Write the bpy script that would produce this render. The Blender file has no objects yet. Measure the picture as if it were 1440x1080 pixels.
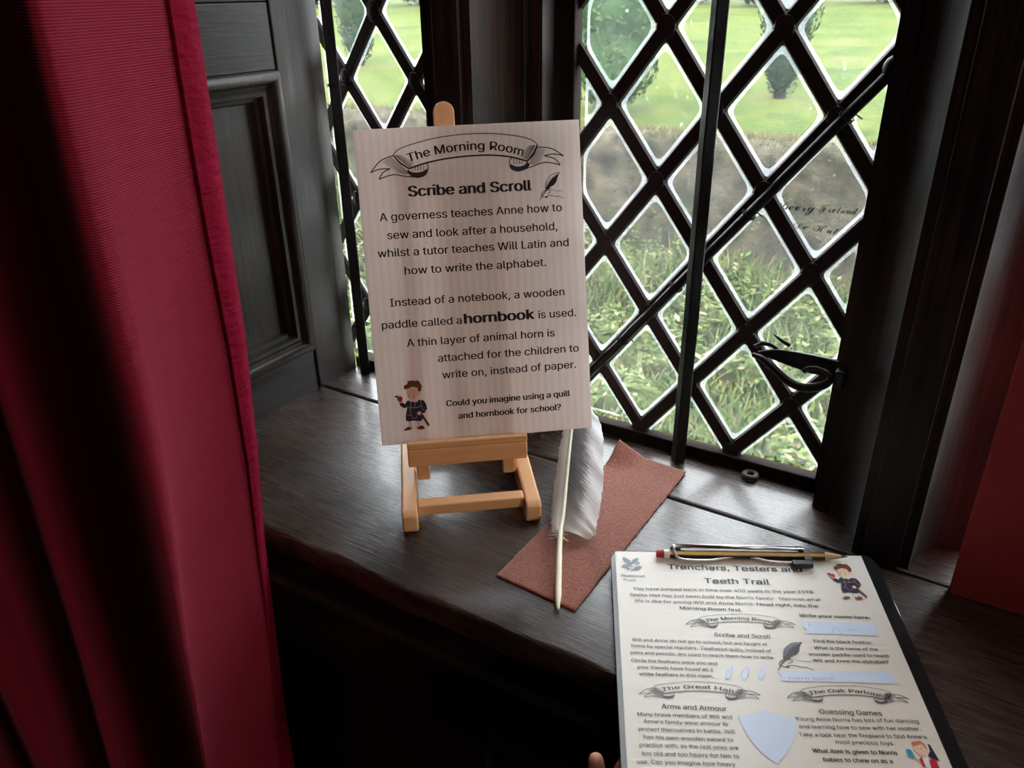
import bpy, bmesh, math, random, os
from mathutils import Vector, Matrix, noise
random.seed(7)
C = bpy.context.scene.collection
SC = bpy.context.scene
# ------------------------------------------------------------------ camera, sky, lights, exposure
EYE = Vector((0, 0, 1.19)); PITCH, YAW, ROLL = math.radians(26.4), math.radians(31.5), math.radians(-0.9)
fw = Vector((-math.sin(YAW)*math.cos(PITCH), math.cos(YAW)*math.cos(PITCH), -math.sin(PITCH)))
r0 = Vector((math.cos(YAW), math.sin(YAW), 0)); u0 = r0.cross(fw)
rt = r0*math.cos(ROLL) + u0*math.sin(ROLL); up = -r0*math.sin(ROLL) + u0*math.cos(ROLL)
cd = bpy.data.cameras.new('camera'); cam = bpy.data.objects.new('camera', cd); C.objects.link(cam)
cd.sensor_width = 36; cd.lens = 28.0; cd.clip_start = .02; cd.clip_end = 200
cd.dof.use_dof = True; cd.dof.focus_distance = .78; cd.dof.aperture_fstop = 16
cam.matrix_world = Matrix(((rt.x, up.x, -fw.x, EYE.x), (rt.y, up.y, -fw.y, EYE.y), (rt.z, up.z, -fw.z, EYE.z), (0, 0, 0, 1)))
SC.camera = cam
w = bpy.data.worlds.new('sky'); SC.world = w; w.use_nodes = True
bg = w.node_tree.nodes['Background']; bg.inputs[0].default_value = (.92, .955, 1, 1); bg.inputs[1].default_value = 11.0
def area(name, loc, target, size, power, col):
    l = bpy.data.lights.new(name, 'AREA'); l.shape = 'RECTANGLE'; l.size, l.size_y = size; l.energy = power; l.color = col
    o = bpy.data.objects.new(name, l); C.objects.link(o); o.location = loc
    o.rotation_euler = (Vector(target)-Vector(loc)).to_track_quat('-Z', 'Y').to_euler(); return o
area('side_fill', (1.75, -.16, 1.56), (-.35, .6, .95), (.35, .35), 13, (1, .82, .66))  # added warm fill from the side, stands in for unseen room light
area('overhead_fill', (.36, .04, 2.42), (-.2, .6, .95), (.4, .4), 3.2, (1, .84, .70))  # second added fill from overhead, lifts the whole bay; no fitting seen
vs = SC.view_settings; vs.view_transform = 'Standard'; vs.look = 'None'; vs.gamma = 1; vs.use_curve_mapping = False; vs.exposure = 0.0
SC.cycles.use_denoising = True; SC.cycles.max_bounces = 10; SC.cycles.transparent_max_bounces = 16

# ------------------------------------------------------------------ materials
def mat(name, base=(.5, .5, .5), rough=.5, metal=0, spec=.5, **kw):
    m = bpy.data.materials.new(name); m.use_nodes = True; b = m.node_tree.nodes['Principled BSDF']
    b.inputs['Base Color'].default_value = (*base, 1); b.inputs['Roughness'].default_value = rough
    b.inputs['Metallic'].default_value = metal; b.inputs['Specular IOR Level'].default_value = spec
    for k, v in kw.items(): b.inputs[k.replace('_', ' ')].default_value = v
    return m
def nd(m, t, **kw):
    n = m.node_tree.nodes.new(t)
    for k, v in kw.items():
        if k.startswith('i_'): n.inputs[k[2:].replace('_', ' ')].default_value = v
        else: setattr(n, k, v)
    return n
def lk(m, a, b): m.node_tree.links.new(a, b)
def ramp(m, fac, stops):
    n = nd(m, 'ShaderNodeValToRGB'); e = n.color_ramp.elements
    while len(e) < len(stops): e.new(.5)
    for el, (p, c) in zip(e, stops): el.position = p; el.color = (*c, 1)
    lk(m, fac, n.inputs[0]); return n
def coords(m, scale, kind='Object'):
    t = nd(m, 'ShaderNodeTexCoord'); mp = nd(m, 'ShaderNodeMapping'); mp.inputs['Scale'].default_value = scale
    lk(m, t.outputs[kind], mp.inputs[0]); return mp.outputs[0]
def BS(m): return m.node_tree.nodes['Principled BSDF']
def wood(name, stops, grain, rough=(.35, .55), bump=.25, spec=.5, fine=1.0, scratch=None):
    """grain: scale vector, small along the grain"""
    m = mat(name, spec=spec); b = BS(m)
    n1 = nd(m, 'ShaderNodeTexNoise', i_Scale=fine, i_Detail=8, i_Roughness=.65, i_Distortion=.4); lk(m, coords(m, grain), n1.inputs['Vector'])
    n2 = nd(m, 'ShaderNodeTexNoise', i_Scale=9, i_Detail=4); lk(m, coords(m, (1, 1, 1)), n2.inputs['Vector'])
    mx = nd(m, 'ShaderNodeMath', operation='MULTIPLY_ADD'); lk(m, n1.outputs[0], mx.inputs[0]); mx.inputs[1].default_value = .65
    ml = nd(m, 'ShaderNodeMath', operation='MULTIPLY'); lk(m, n2.outputs[0], ml.inputs[0]); ml.inputs[1].default_value = .4
    lk(m, ml.outputs[0], mx.inputs[2])
    rp = ramp(m, mx.outputs[0], stops); lk(m, rp.outputs[0], b.inputs['Base Color'])
    if scratch:
        n3 = nd(m, 'ShaderNodeTexNoise', i_Scale=1, i_Detail=6, i_Roughness=.8); lk(m, coords(m, scratch[0]), n3.inputs['Vector'])
        r3 = ramp(m, n3.outputs[0], [(.66, (0, 0, 0)), (.75, (1, 1, 1))])
        mm = nd(m, 'ShaderNodeMix', data_type='RGBA'); lk(m, r3.outputs[0], mm.inputs[0]); lk(m, rp.outputs[0], mm.inputs[6]); mm.inputs[7].default_value = (*scratch[1], 1)
        lk(m, mm.outputs[2], b.inputs['Base Color'])
    mr = nd(m, 'ShaderNodeMapRange'); lk(m, n1.outputs[0], mr.inputs[0]); mr.inputs[1].default_value = .3; mr.inputs[2].default_value = .7
    mr.inputs[3].default_value, mr.inputs[4].default_value = rough; lk(m, mr.outputs[0], b.inputs['Roughness'])
    bp = nd(m, 'ShaderNodeBump', i_Strength=bump, i_Distance=.002); lk(m, n1.outputs[0], bp.inputs['Height']); lk(m, bp.outputs[0], b.inputs['Normal'])
    return m
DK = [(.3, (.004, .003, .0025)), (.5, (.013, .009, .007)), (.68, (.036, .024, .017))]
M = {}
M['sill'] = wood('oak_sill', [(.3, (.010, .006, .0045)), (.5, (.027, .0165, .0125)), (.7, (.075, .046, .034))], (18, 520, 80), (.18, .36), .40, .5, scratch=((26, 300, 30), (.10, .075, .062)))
BS(M['sill']).inputs['Coat Weight'].default_value = .6; BS(M['sill']).inputs['Coat Roughness'].default_value = .20
M['oak_z'] = wood('dark_oak_upright', DK, (220, 220, 9), (.38, .6), .25, .45, scratch=((300, 300, 22), (.045, .033, .028)))
M['oak_y'] = wood('dark_oak_rail', [(.3, (.005, .0045, .0045)), (.5, (.016, .014, .0135)), (.7, (.045, .040, .037))], (200, 12, 220), (.4, .6), .3, .45)
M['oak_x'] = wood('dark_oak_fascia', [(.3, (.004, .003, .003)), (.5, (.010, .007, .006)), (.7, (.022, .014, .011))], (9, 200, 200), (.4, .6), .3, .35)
M['jamb'] = wood('brown_oak_mullion', [(.3, (.004, .003, .003)), (.52, (.010, .0065, .0055)), (.72, (.060, .026, .017))], (190, 190, 7), (.45, .65), .3, .3)
M['beech'] = wood('beech', [(.3, (.50, .255, .115)), (.5, (.64, .345, .165)), (.7, (.72, .42, .22))], (60, 8, 60), (.38, .5), .06, .4)
M['beech_r'] = wood('beech_cross', [(.3, (.50, .255, .115)), (.5, (.64, .345, .165)), (.7, (.72, .42, .22))], (8, 60, 60), (.38, .5), .06, .4)
M['beech_z'] = wood('beech_upright', [(.3, (.50, .255, .115)), (.5, (.64, .345, .165)), (.7, (.72, .42, .22))], (60, 60, 8), (.38, .5), .06, .4)
M['iron'] = mat('black_iron', (.018, .018, .019), .42, .6, .5)
def iron_bump(m, s=260, st=.5):
    n = nd(m, 'ShaderNodeTexNoise', i_Scale=s, i_Detail=4); lk(m, coords(m, (1, 1, 1)), n.inputs['Vector'])
    bp = nd(m, 'ShaderNodeBump', i_Strength=st, i_Distance=.001); lk(m, n.outputs[0], bp.inputs['Height']); lk(m, bp.outputs[0], BS(m).inputs['Normal'])
iron_bump(M['iron'])
M['oldiron'] = mat('dusty_iron', (.085, .07, .06), .7, .2, .3)
M['lead'] = mat('lead_came', (.030, .021, .022), .55, .3, .4); iron_bump(M['lead'], 180, .4)
M['frame'] = mat('painted_iron_frame', (.016, .011, .009), .8, 0, .08); iron_bump(M['frame'], 140, .6)
M['plaster'] = mat('dark_plaster', (.035, .03, .028), .8)
M['floor'] = wood('dark_boards', DK, (8, 120, 60))
M['stone_out'] = mat('house_stone', (.2, .18, .15), .9)

def glass_mat():
    m = bpy.data.materials.new('old_window_glass'); m.use_nodes = True; nt = m.node_tree; nt.nodes.clear()
    out = nd(m, 'ShaderNodeOutputMaterial'); tr = nd(m, 'ShaderNodeBsdfTransparent'); tr.inputs[0].default_value = (.93, .96, .95, 1)
    gl = nd(m, 'ShaderNodeBsdfGlossy'); gl.inputs['Roughness'].default_value = .03
    tl = nd(m, 'ShaderNodeBsdfTranslucent'); tl.inputs[0].default_value = (.8, .85, .88, 1)
    co = coords(m, (1, 1, 1))
    n = nd(m, 'ShaderNodeTexNoise', i_Scale=14, i_Detail=6, i_Roughness=.7); lk(m, co, n.inputs['Vector'])
    r = ramp(m, n.outputs[0], [(.35, (.012,)*3), (.75, (.042,)*3)])
    v = nd(m, 'ShaderNodeTexNoise', i_Scale=190, i_Detail=2, i_Roughness=.9); lk(m, coords(m, (1, 1, .8)), v.inputs['Vector'])
    r2 = ramp(m, v.outputs[0], [(.69, (0,)*3), (.78, (.3,)*3)])
    sc = nd(m, 'ShaderNodeTexNoise', i_Scale=1, i_Detail=3, i_Roughness=.8); lk(m, coords(m, (420, 1, 16)), sc.inputs['Vector'])
    r3 = ramp(m, sc.outputs[0], [(.66, (0,)*3), (.8, (.08,)*3)])
    a = nd(m, 'ShaderNodeMath', operation='ADD'); lk(m, r.outputs[0], a.inputs[0]); lk(m, r2.outputs[0], a.inputs[1])
    a2 = nd(m, 'ShaderNodeMath', operation='ADD', use_clamp=True); lk(m, a.outputs[0], a2.inputs[0]); lk(m, r3.outputs[0], a2.inputs[1])
    fr = nd(m, 'ShaderNodeFresnel', i_IOR=1.45)
    m1 = nd(m, 'ShaderNodeMixShader'); lk(m, a2.outputs[0], m1.inputs[0]); lk(m, tr.outputs[0], m1.inputs[1]); lk(m, tl.outputs[0], m1.inputs[2])
    m2 = nd(m, 'ShaderNodeMixShader'); lk(m, fr.outputs[0], m2.inputs[0]); lk(m, m1.outputs[0], m2.inputs[1]); lk(m, gl.outputs[0], m2.inputs[2])
    lk(m, m2.outputs[0], out.inputs[0]); return m
M['glass'] = glass_mat()
def dust_halo_mat():
    m = bpy.data.materials.new('dusty_halo_glass_edge'); m.use_nodes = True; nt = m.node_tree; nt.nodes.clear()
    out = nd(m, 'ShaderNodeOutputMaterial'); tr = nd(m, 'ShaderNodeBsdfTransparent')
    tl = nd(m, 'ShaderNodeBsdfTranslucent'); tl.inputs[0].default_value = (.80, .86, .93, 1)  # edge dirt plus a bright halo painted along the cames
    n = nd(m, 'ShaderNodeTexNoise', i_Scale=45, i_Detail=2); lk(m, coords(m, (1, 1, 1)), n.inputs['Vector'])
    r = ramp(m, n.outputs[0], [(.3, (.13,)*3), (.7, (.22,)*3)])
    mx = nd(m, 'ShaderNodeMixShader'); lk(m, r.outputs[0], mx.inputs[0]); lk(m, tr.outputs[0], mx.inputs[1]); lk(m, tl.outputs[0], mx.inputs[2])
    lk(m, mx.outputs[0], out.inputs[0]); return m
M['dust_halo'] = dust_halo_mat()
M['etch'] = mat('scratched_writing', (.05, .055, .055), .8)

def curtain_mat():
    m = mat('red_curtain_cloth', (.2, .01, .03), .85, 0, .2); b = BS(m)
    co = coords(m, (1, 1, 1)); 
    n = nd(m, 'ShaderNodeTexNoise', i_Scale=25, i_Detail=5); lk(m, co, n.inputs['Vector'])
    wv = nd(m, 'ShaderNodeTexWave', wave_type='BANDS', bands_direction='Z', i_Scale=210, i_Distortion=1.0, i_Detail=2); wv.inputs['Detail Scale'].default_value = 1.5
    lk(m, co, wv.inputs['Vector'])
    rp = ramp(m, wv.outputs[0], [(.1, (.14, .004, .018)), (.85, (.26, .010, .038))])
    lk(m, rp.outputs[0], b.inputs['Base Color'])
    b.inputs['Sheen Weight'].default_value = .1; b.inputs['Sheen Tint'].default_value = (1, .35, .45, 1); b.inputs['Sheen Roughness'].default_value = .4
    bp = nd(m, 'ShaderNodeBump', i_Strength=.6, i_Distance=.0008); lk(m, wv.outputs[0], bp.inputs['Height']); lk(m, bp.outputs[0], b.inputs['Normal'])
    return m
M['curtain'] = curtain_mat()
def hem_mat():
    m = mat('red_hem_cloth', (.17, .006, .024), 1, 0, .03); b = BS(m)
    n = nd(m, 'ShaderNodeTexNoise', i_Scale=1, i_Detail=4); lk(m, coords(m, (60, 60, 150)), n.inputs['Vector'])
    bp = nd(m, 'ShaderNodeBump', i_Strength=1, i_Distance=.004); lk(m, n.outputs[0], bp.inputs['Height']); lk(m, bp.outputs[0], b.inputs['Normal'])
    return m
M['hem'] = hem_mat()
M['redboard'] = mat('dark_red_board', (.48, .062, .07), .7, 0, .25)
def felt():
    m = mat('rust_felt', (.2, .06, .04), .95, 0, .1, Sheen_Weight=.4); b = BS(m)
    n = nd(m, 'ShaderNodeTexNoise', i_Scale=420, i_Detail=4, i_Roughness=.8); lk(m, coords(m, (1, 1, 1)), n.inputs['Vector'])
    r = ramp(m, n.outputs[0], [(.3, (.13, .035, .022)), (.55, (.27, .085, .055)), (.75, (.40, .16, .11))]); lk(m, r.outputs[0], b.inputs['Base Color'])
    bp = nd(m, 'ShaderNodeBump', i_Strength=.9, i_Distance=.0012); lk(m, n.outputs[0], bp.inputs['Height']); lk(m, bp.outputs[0], b.inputs['Normal'])
    return m
M['felt'] = felt()
def corflute():
    m = bpy.data.materials.new('fluted_plastic_board'); m.use_nodes = True; nt = m.node_tree; nt.nodes.clear()
    out = nd(m, 'ShaderNodeOutputMaterial')
    wv = nd(m, 'ShaderNodeTexWave', wave_type='BANDS', bands_direction='X', i_Scale=44, i_Distortion=.25, i_Detail=1); lk(m, coords(m, (1, 1, 1)), wv.inputs['Vector'])
    rp = ramp(m, wv.outputs[0], [(.15, (.87, .795, .77)), (.85, (.91, .845, .82))])
    df = nd(m, 'ShaderNodeBsdfDiffuse'); tl = nd(m, 'ShaderNodeBsdfTranslucent'); lk(m, rp.outputs[0], df.inputs[0]); lk(m, rp.outputs[0], tl.inputs[0])
    mx = nd(m, 'ShaderNodeMixShader'); mx.inputs[0].default_value = .5; lk(m, df.outputs[0], mx.inputs[1]); lk(m, tl.outputs[0], mx.inputs[2])
    gl = nd(m, 'ShaderNodeBsdfGlossy'); gl.inputs['Roughness'].default_value = .35
    m2 = nd(m, 'ShaderNodeMixShader'); m2.inputs[0].default_value = .03; lk(m, mx.outputs[0], m2.inputs[1]); lk(m, gl.outputs[0], m2.inputs[2])
    lk(m, m2.outputs[0], out.inputs[0]); return m
M['corflute'] = corflute()
M['ink'] = mat('black_print', (.016, .010, .012), .6, 0, .3)
M['ink_paper'] = mat('grey_black_print', (.03, .03, .035), .32, 0, .5)
M['paper'] = mat('cream_paper', (.74, .71, .655), .30, 0, .5)
M['paper_white'] = mat('white_paper_blue_reflection', (.60, .70, .88), .34, 0, .5)  # white paper; bluish reflection is put into the colour
M['pencilmark'] = mat('faint_pencil_mark', (.36, .40, .50), .5)
M['logo'] = mat('grey_blue_print', (.13, .18, .24), .34)
def flat(n, c): M[n] = mat('print_' + n, c, .5, 0, .3)
for n, c in dict(hair=(.10, .028, .015), skin=(.62, .36, .26), navy=(.014, .013, .035), red=(.30, .012, .02), green=(.05, .06, .03), shoe=(.085, .02, .014), sock=(.6, .5, .46), gold=(.5, .30, .12), shade=(.40, .33, .31),
                 phair=(.17, .045, .02), pskin=(.80, .56, .42), pnavy=(.018, .02, .055), pred=(.50, .02, .05), pginger=(.65, .17, .06), pblue=(.06, .28, .48), pgrey=(.22, .22, .26), pwhite=(.75, .75, .74)).items(): flat(n, c)
M['acrylic'] = mat('smoky_clipboard_plastic', (.012, .013, .015), .16, 0, .6)
M['chrome'] = mat('chrome_wire', (.86, .85, .88), .28, 1)
M['blackplastic'] = mat('black_plastic', (.02, .022, .028), .35)
M['rubber'] = mat('red_eraser', (.38, .02, .04), .7)
M['band'] = mat('white_band', (.72, .70, .68), .5)
M['pencil_y'] = mat('pencil_yellow', (.62, .32, .02), .3)
M['pencil_k'] = mat('pencil_black', (.012, .012, .014), .3)
M['rawwood'] = mat('sharpened_wood', (.50, .33, .20), .7)
M['graphite'] = mat('graphite', (.06, .07, .075), .4)
M['shaftm'] = mat('ivory_quill', (.78, .70, .52), .4, 0, .4, Subsurface_Weight=.15)
def vane_mat():
    m = bpy.data.materials.new('grey_feather_vane'); m.use_nodes = True; nt = m.node_tree; nt.nodes.clear()
    out = nd(m, 'ShaderNodeOutputMaterial'); at = nd(m, 'ShaderNodeUVMap'); 
    sp = nd(m, 'ShaderNodeSeparateXYZ'); lk(m, at.outputs[0], sp.inputs[0])
    mp = nd(m, 'ShaderNodeMapping'); mp.inputs['Scale'].default_value = (5, 190, 1); lk(m, at.outputs[0], mp.inputs[0])
    n = nd(m, 'ShaderNodeTexNoise', i_Scale=1, i_Detail=3); lk(m, mp.outputs[0], n.inputs['Vector'])
    ad = nd(m, 'ShaderNodeMath', operation='MULTIPLY_ADD'); lk(m, n.outputs[0], ad.inputs[0]); ad.inputs[1].default_value = .35; lk(m, sp.outputs[0], ad.inputs[2])
    # u: 0 outer edge of narrow vane, .5 shaft, 1 outer edge of broad vane
    r = ramp(m, ad.outputs[0], [(.16, (.42, .36, .31)), (.55, (.36, .32, .30)), (.66, (.11, .105, .11)), (.90, (.24, .235, .24)), (1.0, (.72, .72, .73))])  # grey goose colouring; pale rim of the broad vane is partly painted window light
    vb = nd(m, 'ShaderNodeMapRange'); lk(m, sp.outputs[1], vb.inputs[0]); vb.inputs[1].default_value = .42; vb.inputs[2].default_value = .60; vb.inputs[3].default_value = .75; vb.inputs[4].default_value = 0
    mc = nd(m, 'ShaderNodeMix', data_type='RGBA'); lk(m, vb.outputs[0], mc.inputs[0]); lk(m, r.outputs[0], mc.inputs[6]); mc.inputs[7].default_value = (.62, .58, .53, 1)
    df = nd(m, 'ShaderNodeBsdfDiffuse'); tl = nd(m, 'ShaderNodeBsdfTranslucent'); lk(m, mc.outputs[2], df.inputs[0]); lk(m, mc.outputs[2], tl.inputs[0])
    bp = nd(m, 'ShaderNodeBump', i_Strength=.6, i_Distance=.001); lk(m, n.outputs[0], bp.inputs['Height']); lk(m, bp.outputs[0], df.inputs['Normal'])
    mx = nd(m, 'ShaderNodeMixShader'); mx.inputs[0].default_value = .35; lk(m, df.outputs[0], mx.inputs[1]); lk(m, tl.outputs[0], mx.inputs[2])
    lk(m, mx.outputs[0], out.inputs[0]); return m
M['vane'] = vane_mat()
M['down'] = mat('white_down', (.7, .68, .64), .9)
M['skin3'] = mat('child_skin', (.58, .30, .23), .5, 0, .4, Subsurface_Weight=.25, Subsurface_Scale=.01)
BS(M['skin3']).inputs['Subsurface Radius'].default_value = (1, .3, .2)
M['nail'] = mat('finger_nail', (.55, .17, .16), .3)
M['sleeve'] = mat('dark_sleeve', (.02, .02, .03), .9)
def noisy(name, sc, stops, bump=.5, dist=.02, scale=(1, 1, 1), rough=.9, detail=8):
    m = mat(name, rough=rough, spec=.15); n = nd(m, 'ShaderNodeTexNoise', i_Scale=sc, i_Detail=detail, i_Roughness=.7); lk(m, coords(m, scale), n.inputs['Vector'])
    r = ramp(m, n.outputs[0], stops); lk(m, r.outputs[0], BS(m).inputs['Base Color'])
    bp = nd(m, 'ShaderNodeBump', i_Strength=bump, i_Distance=dist); lk(m, n.outputs[0], bp.inputs['Height']); lk(m, bp.outputs[0], BS(m).inputs['Normal']); return m
def leafmat(name, cols):
    m = mat(name, rough=.6, spec=.2); g = nd(m, 'ShaderNodeNewGeometry'); r = ramp(m, g.outputs['Random Per Island'], cols)
    lk(m, r.outputs[0], BS(m).inputs['Base Color']); return m
def garden(name, sc1, c1, sc2, c2, bump=.8, dist=.05):
    """two scales of mottling multiplied together"""
    m = mat(name, rough=.9, spec=.12); co = coords(m, (1, 1, 1)); R = []
    for sc, st in ((sc1, c1), (sc2, c2)):
        n = nd(m, 'ShaderNodeTexNoise', i_Scale=sc, i_Detail=8, i_Roughness=.72); lk(m, co, n.inputs['Vector']); R.append(ramp(m, n.outputs[0], st))
    mx = nd(m, 'ShaderNodeMix', data_type='RGBA', blend_type='MULTIPLY'); mx.inputs[0].default_value = 1; lk(m, R[0].outputs[0], mx.inputs[6]); lk(m, R[1].outputs[0], mx.inputs[7]); lk(m, mx.outputs[2], BS(m).inputs['Base Color'])
    bp = nd(m, 'ShaderNodeBump', i_Strength=bump, i_Distance=dist); lk(m, n.outputs[0], bp.inputs['Height']); lk(m, bp.outputs[0], BS(m).inputs['Normal']); return m
M['lawn'] = garden('lawn_grass', .55, [(.36, (.032, .058, .005)), (.46, (.055, .086, .007)), (.54, (.078, .098, .012)), (.64, (.098, .100, .026))], 4.5, [(.36, (.55, .60, .5)), (.5, (1, 1, 1)), (.62, (1.3, 1.25, 1.3))], 1, .12)
M['moat'] = noisy('rough_ground', 3, [(.35, (.025, .04, .008)), (.55, (.05, .065, .015)), (.7, (.08, .07, .03))])
M['gwall'] = garden('mossy_stone_wall', 1.3, [(.34, (.026, .032, .012)), (.46, (.058, .052, .036)), (.56, (.078, .066, .048)), (.66, (.115, .100, .074))], 5, [(.36, (.30, .32, .28)), (.5, (.95, .95, .92)), (.64, (1.6, 1.5, 1.35))], 1, .1)
M['drygrass'] = leafmat('dry_grass', [(0, (.06, .055, .02)), (.6, (.13, .105, .05)), (1, (.17, .15, .09))])
M['bark'] = mat('bark', (.02, .015, .011), .9)
M['yewleaf'] = leafmat('yew_leaves', [(0, (.010, .022, .012)), (.6, (.017, .034, .016)), (1, (.032, .055, .022))])
M['bushleaf'] = leafmat('bright_bush_leaves', [(0, (.016, .040, .014)), (.5, (.028, .062, .020)), (1, (.050, .090, .026))])
M['weeds'] = leafmat('weed_leaves', [(0, (.020, .036, .008)), (.35, (.042, .072, .012)), (.65, (.070, .094, .020)), (.82, (.105, .100, .036)), (1, (.16, .135, .075))])
M['farleaf'] = leafmat('far_leaves', [(0, (.014, .024, .014)), (1, (.026, .042, .022))])

# ------------------------------------------------------------------ mesh helpers
def wmat(o): return (wmat(o.parent) @ o.matrix_parent_inverse if o.parent else Matrix()) @ o.matrix_basis
class MB:
    def __init__(s): s.v = []; s.f = []; s.m = []; s.uv = {}
    def add(s, vs, fs, m=0, uvs=None):
        o = len(s.v); s.v += [tuple(x) for x in vs]
        for k, f in enumerate(fs):
            if uvs: s.uv[len(s.f)] = [uvs[i] for i in f]
            s.f.append(tuple(i+o for i in f)); s.m.append(m)
    def box(s, lo, hi, m=0, T=None):
        (a, b, c), (d, e, f) = lo, hi
        vs = [Vector(p) for p in ((a, b, c), (d, b, c), (d, e, c), (a, e, c), (a, b, f), (d, b, f), (d, e, f), (a, e, f))]
        if T: vs = [T @ p for p in vs]
        s.add(vs, [(3, 2, 1, 0), (4, 5, 6, 7), (0, 1, 5, 4), (1, 2, 6, 5), (2, 3, 7, 6), (3, 0, 4, 7)], m)
    def hexa(s, bot, top, m=0):
        n = len(bot); s.add(list(bot)+list(top), [tuple(range(n))[::-1], tuple(range(n, 2*n))]+[(i, (i+1) % n, n+(i+1) % n, n+i) for i in range(n)], m)
    def tube(s, pts, rad, n=10, m=0, cap=True, squash=None):
        pts = [Vector(p) for p in pts]; k = len(pts); rad = rad if hasattr(rad, '__len__') else [rad]*k
        vs = []; t0 = None
        for i, p in enumerate(pts):
            t = (pts[min(i+1, k-1)]-pts[max(i-1, 0)]).normalized()
            if t0 is None:
                a = t.orthogonal().normalized() if squash is None else (squash-t*squash.dot(t)).normalized()
            else: a = (a-t*a.dot(t)).normalized()
            t0 = t; b = t.cross(a)
            for j in range(n):
                th = 2*math.pi*j/n; vs.append(p+(a*math.cos(th)+b*math.sin(th))*rad[i])
        fs = [(i*n+j, i*n+(j+1) % n, (i+1)*n+(j+1) % n, (i+1)*n+j) for i in range(k-1) for j in range(n)]
        if cap: fs += [tuple(range(n))[::-1], tuple(range((k-1)*n, k*n))]
        s.add(vs, fs, m)
    def ell(s, c, r, nu=16, nv=10, m=0, T=None):
        vs = []; 
        for i in range(nv+1):
            ph = math.pi*i/nv
            for j in range(nu):
                th = 2*math.pi*j/nu; vs.append(Vector((r[0]*math.sin(ph)*math.cos(th), r[1]*math.sin(ph)*math.sin(th), -r[2]*math.cos(ph))))
        vs = [(T @ p if T else p)+Vector(c) for p in vs]
        s.add(vs, [(i*nu+j, i*nu+(j+1) % nu, (i+1)*nu+(j+1) % nu, (i+1)*nu+j) for i in range(nv) for j in range(nu)], m)
    def poly(s, pts, T, h=0, m=0):
        """flat 2-D polygon (mm) placed by T(u, v, h)"""
        from mathutils.geometry import tessellate_polygon
        tri = tessellate_polygon([[Vector((p[0], p[1], 0)) for p in pts]])
        vs = [T(p[0], p[1], h) for p in pts]; fs = []
        for t in tri:
            a, b, c = (Vector((pts[i][0], pts[i][1])) for i in t)
            fs.append(t if (b-a).cross(c-a) > 0 else t[::-1])
        s.add(vs, fs, m)
    def line(s, pts, wd, T, h=0, m=0):
        k = len(pts); wd = wd if hasattr(wd, '__len__') else [wd]*k; L = []; R = []
        for i in range(k):
            a = Vector(pts[max(i-1, 0)][:2]); b = Vector(pts[min(i+1, k-1)][:2]); t = (b-a).normalized(); n = Vector((-t.y, t.x))*wd[i]*.5; p = Vector(pts[i][:2])
            L.append(p+n); R.append(p-n)
        vs = [T(p.x, p.y, h) for p in L+R]; s.add(vs, [(k+i, k+i+1, i+1, i) for i in range(k-1)], m)
    def build(s, name, mats, parent=None, smooth=False, bevel=0, seg=2, local=False, angle=40):
        me = bpy.data.meshes.new(name); me.from_pydata([tuple(x) for x in s.v], [], s.f); me.update()
        mats = mats if isinstance(mats, (list, tuple)) else [mats]
        for x in mats: me.materials.append(M[x])
        me.polygons.foreach_set('material_index', s.m)
        if s.uv:
            ul = me.uv_layers.new(name='uv')
            for p in me.polygons:
                if p.index in s.uv:
                    for li, q in zip(p.loop_indices, s.uv[p.index]): ul.data[li].uv = q
        if smooth: me.polygons.foreach_set('use_smooth', [True]*len(me.polygons))
        o = bpy.data.objects.new(name, me); C.objects.link(o)
        if parent:
            o.parent = parent
            if not local: o.matrix_parent_inverse = wmat(parent).inverted()
        if smooth == 'auto':
            bm = bmesh.new(); bm.from_mesh(me); 
            for e in bm.edges: e.smooth = len(e.link_faces) != 2 or e.calc_face_angle(0) < math.radians(angle)
            bm.to_mesh(me); bm.free()
        if bevel:
            bv = o.modifiers.new('bevel', 'BEVEL'); bv.width = bevel; bv.segments = seg; bv.limit_method = 'ANGLE'; bv.angle_limit = math.radians(35)
        return o
def empty(name, loc, label=None, cat=None, group=None, rot=None):
    o = bpy.data.objects.new(name, None); C.objects.link(o); o.location = loc; o.empty_display_size = .05
    if rot is not None: o.rotation_euler = rot.to_euler()
    return tag(o, label, cat, group)
def tag(o, label=None, cat=None, group=None, kind=None):
    for k, x in (('label', label), ('category', cat), ('group', group), ('kind', kind)):
        if x: o[k] = x
    return o
def struct(o, label=None, cat=None): return tag(o, label, cat, None, 'structure')
def smoothpath(pts, n=6):
    P = [Vector(p) for p in pts]; out = []
    for i in range(len(P)-1):
        p0, p1, p2, p3 = P[max(i-1, 0)], P[i], P[i+1], P[min(i+2, len(P)-1)]
        for k in range(n):
            t = k/n; out.append(.5*((2*p1)+(p2-p0)*t+(2*p0-5*p1+4*p2-p3)*t*t+(3*p1-p0-3*p2+p3)*t**3))
    out.append(P[-1]); return out
def interp(x, tab):
    if x <= tab[0][0]: return tab[0][1]
    for (a, b), (c, d) in zip(tab, tab[1:]):
        if x <= c: return b+(d-b)*(x-a)/(c-a)
    return tab[-1][1]

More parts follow.
